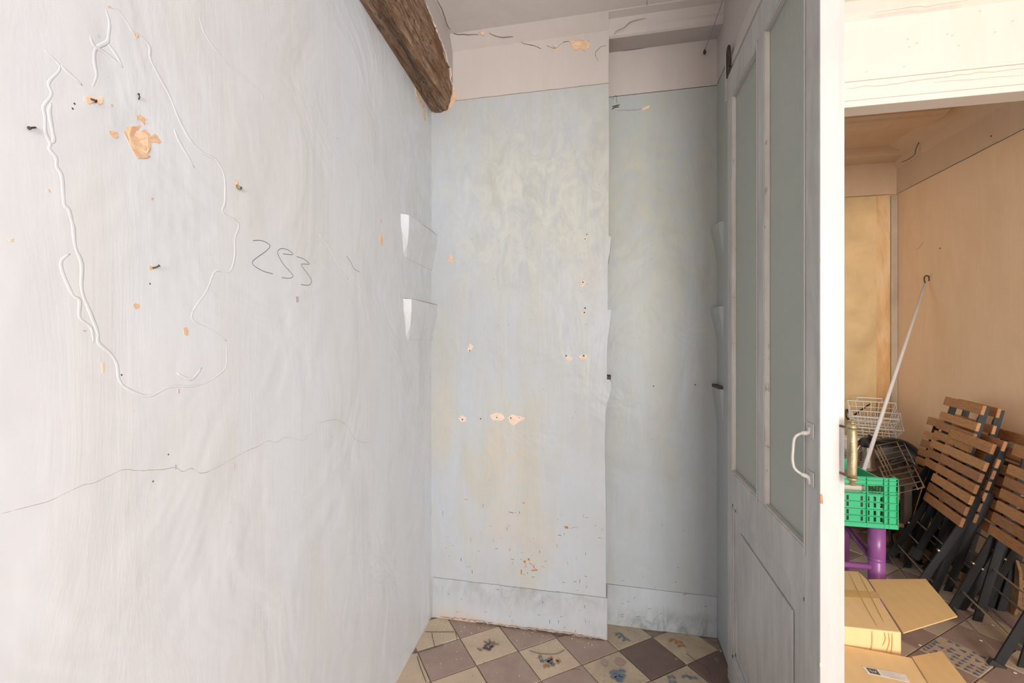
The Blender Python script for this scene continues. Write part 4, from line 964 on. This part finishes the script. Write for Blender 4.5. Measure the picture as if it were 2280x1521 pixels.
# steel canister with black lid
cc_ = R(1930, 1050, 2.98)
t = thing('steel_canister', (cc_.x, cc_.y, TZ), 'tall brushed steel canister with a rounded black lid', 'canister')
obj('body', lathe(BM(), (cc_.x, cc_.y, TZ+.001), [(.052,0),(.053,.004),(.042,.02),(.041,.15),(.043,.153)], 28), M_steel, t, smooth=False)
obj('lid', lathe(BM(), (cc_.x, cc_.y, TZ+.155), [(.044,0),(.045,.008),(.045,.03),(.038,.048),(.02,.056),(.0,.058)], 24), M_dark, t, smooth=True)
obj('pouring_spout', prism(BM(), [(cc_.x+.0, cc_.y-.02, TZ+.19), (cc_.x+.02, cc_.y-.05, TZ+.205), (cc_.x+.03, cc_.y-.05, TZ+.185), (cc_.x+.035, cc_.y-.02, TZ+.165)], (-.012, .01, .02)), M_dark, t)
obj('handle', tube(BM(), smooth_pts([(cc_.x-.04, cc_.y-.01, TZ+.16), (cc_.x-.062, cc_.y-.015, TZ+.13), (cc_.x-.058, cc_.y-.015, TZ+.05), (cc_.x-.04, cc_.y-.01, TZ+.03)], 5), .007, 8), M_steel, t, smooth=True)
# long white pole with a hook
pb_, pt_ = R(1919, 1063, 2.83), onX(2060, 632, XR-.03); pb_.z = TZ+.002
t = thing('window_pole', pb_, 'long thin white pole with a dark hook leaning in the corner', 'pole')
obj('shaft', tube(BM(), [pb_, pt_], [.0115, .0085], 12), M_pole, t, smooth=True)
hk = []
for k in range(10):
    an = PI*1.15-k*(PI*1.35/9); hk.append(pt_+Vector((0, .0, 0))+R(0,0,0)*0+Vector((.02*CC*math.cos(an)*.9+.012, .02*SS*math.cos(an)+.005, .035+.024*math.sin(an))))
obj('hook', tube(BM(), [pt_]+hk, .0042, 8), M_iron, t, smooth=True)
# low box under the baskets, pans, racks
BX, BY = R(1950, 980, 3.42).x, R(1950, 980, 3.42).y
t = obj('wooden_box', box(BM(), BX-.14, BX+.16, BY-.10, BY+.18, TZ+.001, TZ+.085), M_wood, bevel=.004); tag(t, 'shallow wooden box under the white wire baskets', 'box')
def basket(cx, cy, z0, w_, d_, h_, fl_, label, handle, nx=6, ny=4, tilt=0):
    t = thing('wire_basket', (cx, cy, z0), label, 'basket'); r = .0036
    T = [Vector((cx-w_/2, cy-d_/2, z0+h_)), Vector((cx+w_/2, cy-d_/2, z0+h_)), Vector((cx+w_/2, cy+d_/2, z0+h_)), Vector((cx-w_/2, cy+d_/2, z0+h_))]
    k = fl_; Bt = [Vector((cx-w_/2+k, cy-d_/2+k, z0+r)), Vector((cx+w_/2-k, cy-d_/2+k, z0+r)), Vector((cx+w_/2-k, cy+d_/2-k, z0+r)), Vector((cx-w_/2+k, cy+d_/2-k, z0+r))]
    obj('rim', tube(BM(), T, r*1.2, 6, closed=True), M_white, t)
    bm = BM(); tube(bm, Bt, r, 6, closed=True)
    for f_ in (.35, .65): tube(bm, [T[i].lerp(Bt[i], f_) for i in range(4)], r*.7, 5, closed=True)
    obj('hoop_wires', bm, M_white, t)
    bm = BM()
    for i in range(nx+1):
        u = i/nx; tube(bm, [T[0].lerp(T[1], u), Bt[0].lerp(Bt[1], u), Bt[3].lerp(Bt[2], u), T[3].lerp(T[2], u)], r*.75, 5)
    for i in range(1, ny):
        u = i/ny; tube(bm, [T[0].lerp(T[3], u), Bt[0].lerp(Bt[3], u), Bt[1].lerp(Bt[2], u), T[1].lerp(T[2], u)], r*.75, 5)
    obj('upright_wires', bm, M_white, t)
    if handle:
        a, b = T[3].lerp(T[2], .2), T[3].lerp(T[2], .72); v_ = Vector((0,0,.035))
        obj('handle', tube(BM(), [a, a+v_, b+v_, b], r, 6), M_white, t)
    t.rotation_euler = (math.radians(tilt), 0, math.radians(-22))
basket(BX+.010, BY+.02, TZ+.150, .29, .20, .12, .03, 'lower white wire basket, nested under the other one', False, 6, 4, 30)
basket(BX-.004, BY+.05, TZ+.215, .29, .20, .13, .03, 'upper white wire basket with a handle hoop', True, 6, 4, 30)
# black folding bracket behind the baskets
y_ = BY+.20
t = thing('metal_bracket', (R(1945,900,3.55).x, y_, TZ), 'black angled metal stand behind the white wire baskets', 'stand')
D_ = 3.62
obj('post', tube(BM(), [(R(1948,900,D_).x, R(1948,900,D_).y, TZ), R(1950, 895, D_)], .009, 8), M_black, t)
obj('arm', tube(BM(), [R(1950, 893, D_), R(1940, 897, D_), R(1888, 935, D_)], .006, 8), M_black, t)
obj('hook', tube(BM(), smooth_pts([R(1888, 935, D_), R(1884, 926, D_), R(1884, 915, D_), R(1887, 912, D_), R(1888, 920, D_)], 4), .004, 6), M_black, t)
# pans
def pan(px, py, D, r, h, label, tilt=(0,0,1), m=M_pan):
    c = R(px, py, D); t = thing('pan', c, label, 'pan'); ax = Vector(tilt).normalized()
    obj('body', lathe(BM(), c, [(r*.6,0),(r*.85,h*.1),(r*.97,h*.6),(r,h),(r*.96,h),(r*.9,h*.6),(r*.6,h*.15),(0,h*.12)], 32, ax), m, t, smooth=True)
    return t, c
t, c = pan(1988, 1035, 3.20, .17, .08, 'large dark frying pan tipped up behind the wire racks', (-.45, -.75, .55)); 
obj('handle', tube(BM(), [c+Vector((.02,.0,.15)), c+Vector((-.10, .02, .16)), c+Vector((-.14, .02, .20))], .009, 8), M_dark, t)
t, c = pan(2012, 1058, 3.05, .085, .06, 'small dark saucepan lying beside the wire racks', (-.5,-.6,.6))
obj('handle', tube(BM(), smooth_pts([c+Vector((.05,0,.05)), c+Vector((.07,.02,.10)), c+Vector((.03,.05,.12)), c+Vector((-.02,.04,.09))], 4), .006, 8), M_dark, t)
def rack(c4_, n, label):
    t = thing('wire_rack', c4_[3], label, 'rack')
    A, B, C, D = c4_          # A far-left, B far-right, C near-right, D near-left
    obj('frame', tube(BM(), [A, B, C, D], .0042, 6, closed=True), M_wire, t)
    bm = BM()
    for k in range(1, n): 
        u = k/n; tube(bm, [A.lerp(D, u), B.lerp(C, u)], .003, 5)
    for u in (.12, .22, .8): tube(bm, [A.lerp(B, u)+Vector((0,0,-.004)), D.lerp(C, u)+Vector((0,0,-.004))], .003, 5)
    obj('rack_wires', bm, M_wire, t)
rack([R(1944,994,3.12), R(2010,981,3.2), R(2042,1045,2.98), R(1978,1062,2.90)], 6, 'upper chromed wire rack sloping over the dark pans')
rack([onZ(1958,1040,.515), onZ(2030,1028,.520), onZ(2058,1085,.512), onZ(1985,1102,.51)], 5, 'lower chromed wire rack between the crate and the chairs')
# wooden crate under the two tallest chairs, bag, cloth, paddle
t = thing('wooden_crate', (1.98, 3.07, 0), 'dark slatted wooden crate propping up the tallest chairs', 'crate')
for z in (.012, .062): 
    obj('board', box(BM(), 1.84, 1.855, 2.86, 3.30, z, z+.04), M_wood, t); obj('board', box(BM(), 2.10, 2.115, 2.86, 3.30, z, z+.04), M_wood, t)
    obj('board', box(BM(), 1.856, 2.099, 2.86, 2.875, z, z+.04), M_wood, t); obj('board', box(BM(), 1.856, 2.099, 3.285, 3.30, z, z+.04), M_wood, t)
def lump(name, c, sx, sy, sz, m, label, cat, seed, amp=.25):
    bm = BM(); bmesh.ops.create_icosphere(bm, subdivisions=4, radius=1)
    for v in bm.verts:
        n_ = noise.noise(v.co*1.6+Vector((seed,0,0)))*amp*2+noise.noise(v.co*4+Vector((seed,3,0)))*amp*.6
        f = 1+n_; v.co = Vector((c[0]+v.co.x*sx*f, c[1]+v.co.y*sy*f, max(.002, c[2]+v.co.z*sz*f)))
    o = obj(name, bm, m, smooth=True); tag(o, label, cat); return o
bg = R(2003, 1205, 2.98)
o = lump('cloth_bag', (bg.x, bg.y, .08), .13, .10, .10, M_cloth, 'crumpled golden cloth bag with dark straps on the floor behind the crate', 'bag', 2)
obj('strap', tube(BM(), smooth_pts([(bg.x-.10, bg.y-.09, .17), (bg.x-.11, bg.y-.13, .06), (bg.x-.02, bg.y-.14, .02), (bg.x+.08, bg.y-.12, .02)], 5), .010, 6), M_dark, o, smooth=True)
cl = R(2048, 1190, 2.85); lump('rag', (cl.x+.02, cl.y, .06), .06, .13, .07, M_redcloth, 'rumpled red-brown striped rag under the front chair', 'cloth', 5)
for px, py, D, lab in ((2118, 1215, 2.62, 'small wooden paddle standing under the front chair'), (2240, 1312, 2.25, 'oval wooden paddle behind the legs of the rightmost chair')):
    c = R(px, py, D); z0 = .0; t = thing('wooden_paddle', (c.x+.03, c.y, z0), lab, 'paddle')
    bm = BM(); pts = []
    top_ = c.z
    pr_ = [(.022, 0), (.040, .06), (.046, .14), (.040, .22), (.016, .27), (.013, top_), (.010, top_+.02)]
    ring = [(-w2, z) for w2, z in pr_]+[(w2, z) for w2, z in pr_[::-1]]
    prism(bm, [(c.x+.03+.04*z, c.y+w2, z+.002) for w2, z in ring], (-.014, 0, 0)); obj('blade', bm, M_wood, t, bevel=.002)
# white tape dot and crumbs on tiles by the chairs
for px, py in ((2184,1427),(2055,1392),(2211,1393),(2260,1499),(2048,1437)):
    q = onZ(px, py, 0); o = obj('paper_scrap', lathe(BM(), q+Vector((0,0,.0012)), [(.006,0),(.005,.0012)], 9), M_label); tag(o, 'tiny white paper scrap on the tiles near the folding chairs', 'scrap', 'paper scraps on the tiles')
# switch the back legs of the room: closing end wall pieces
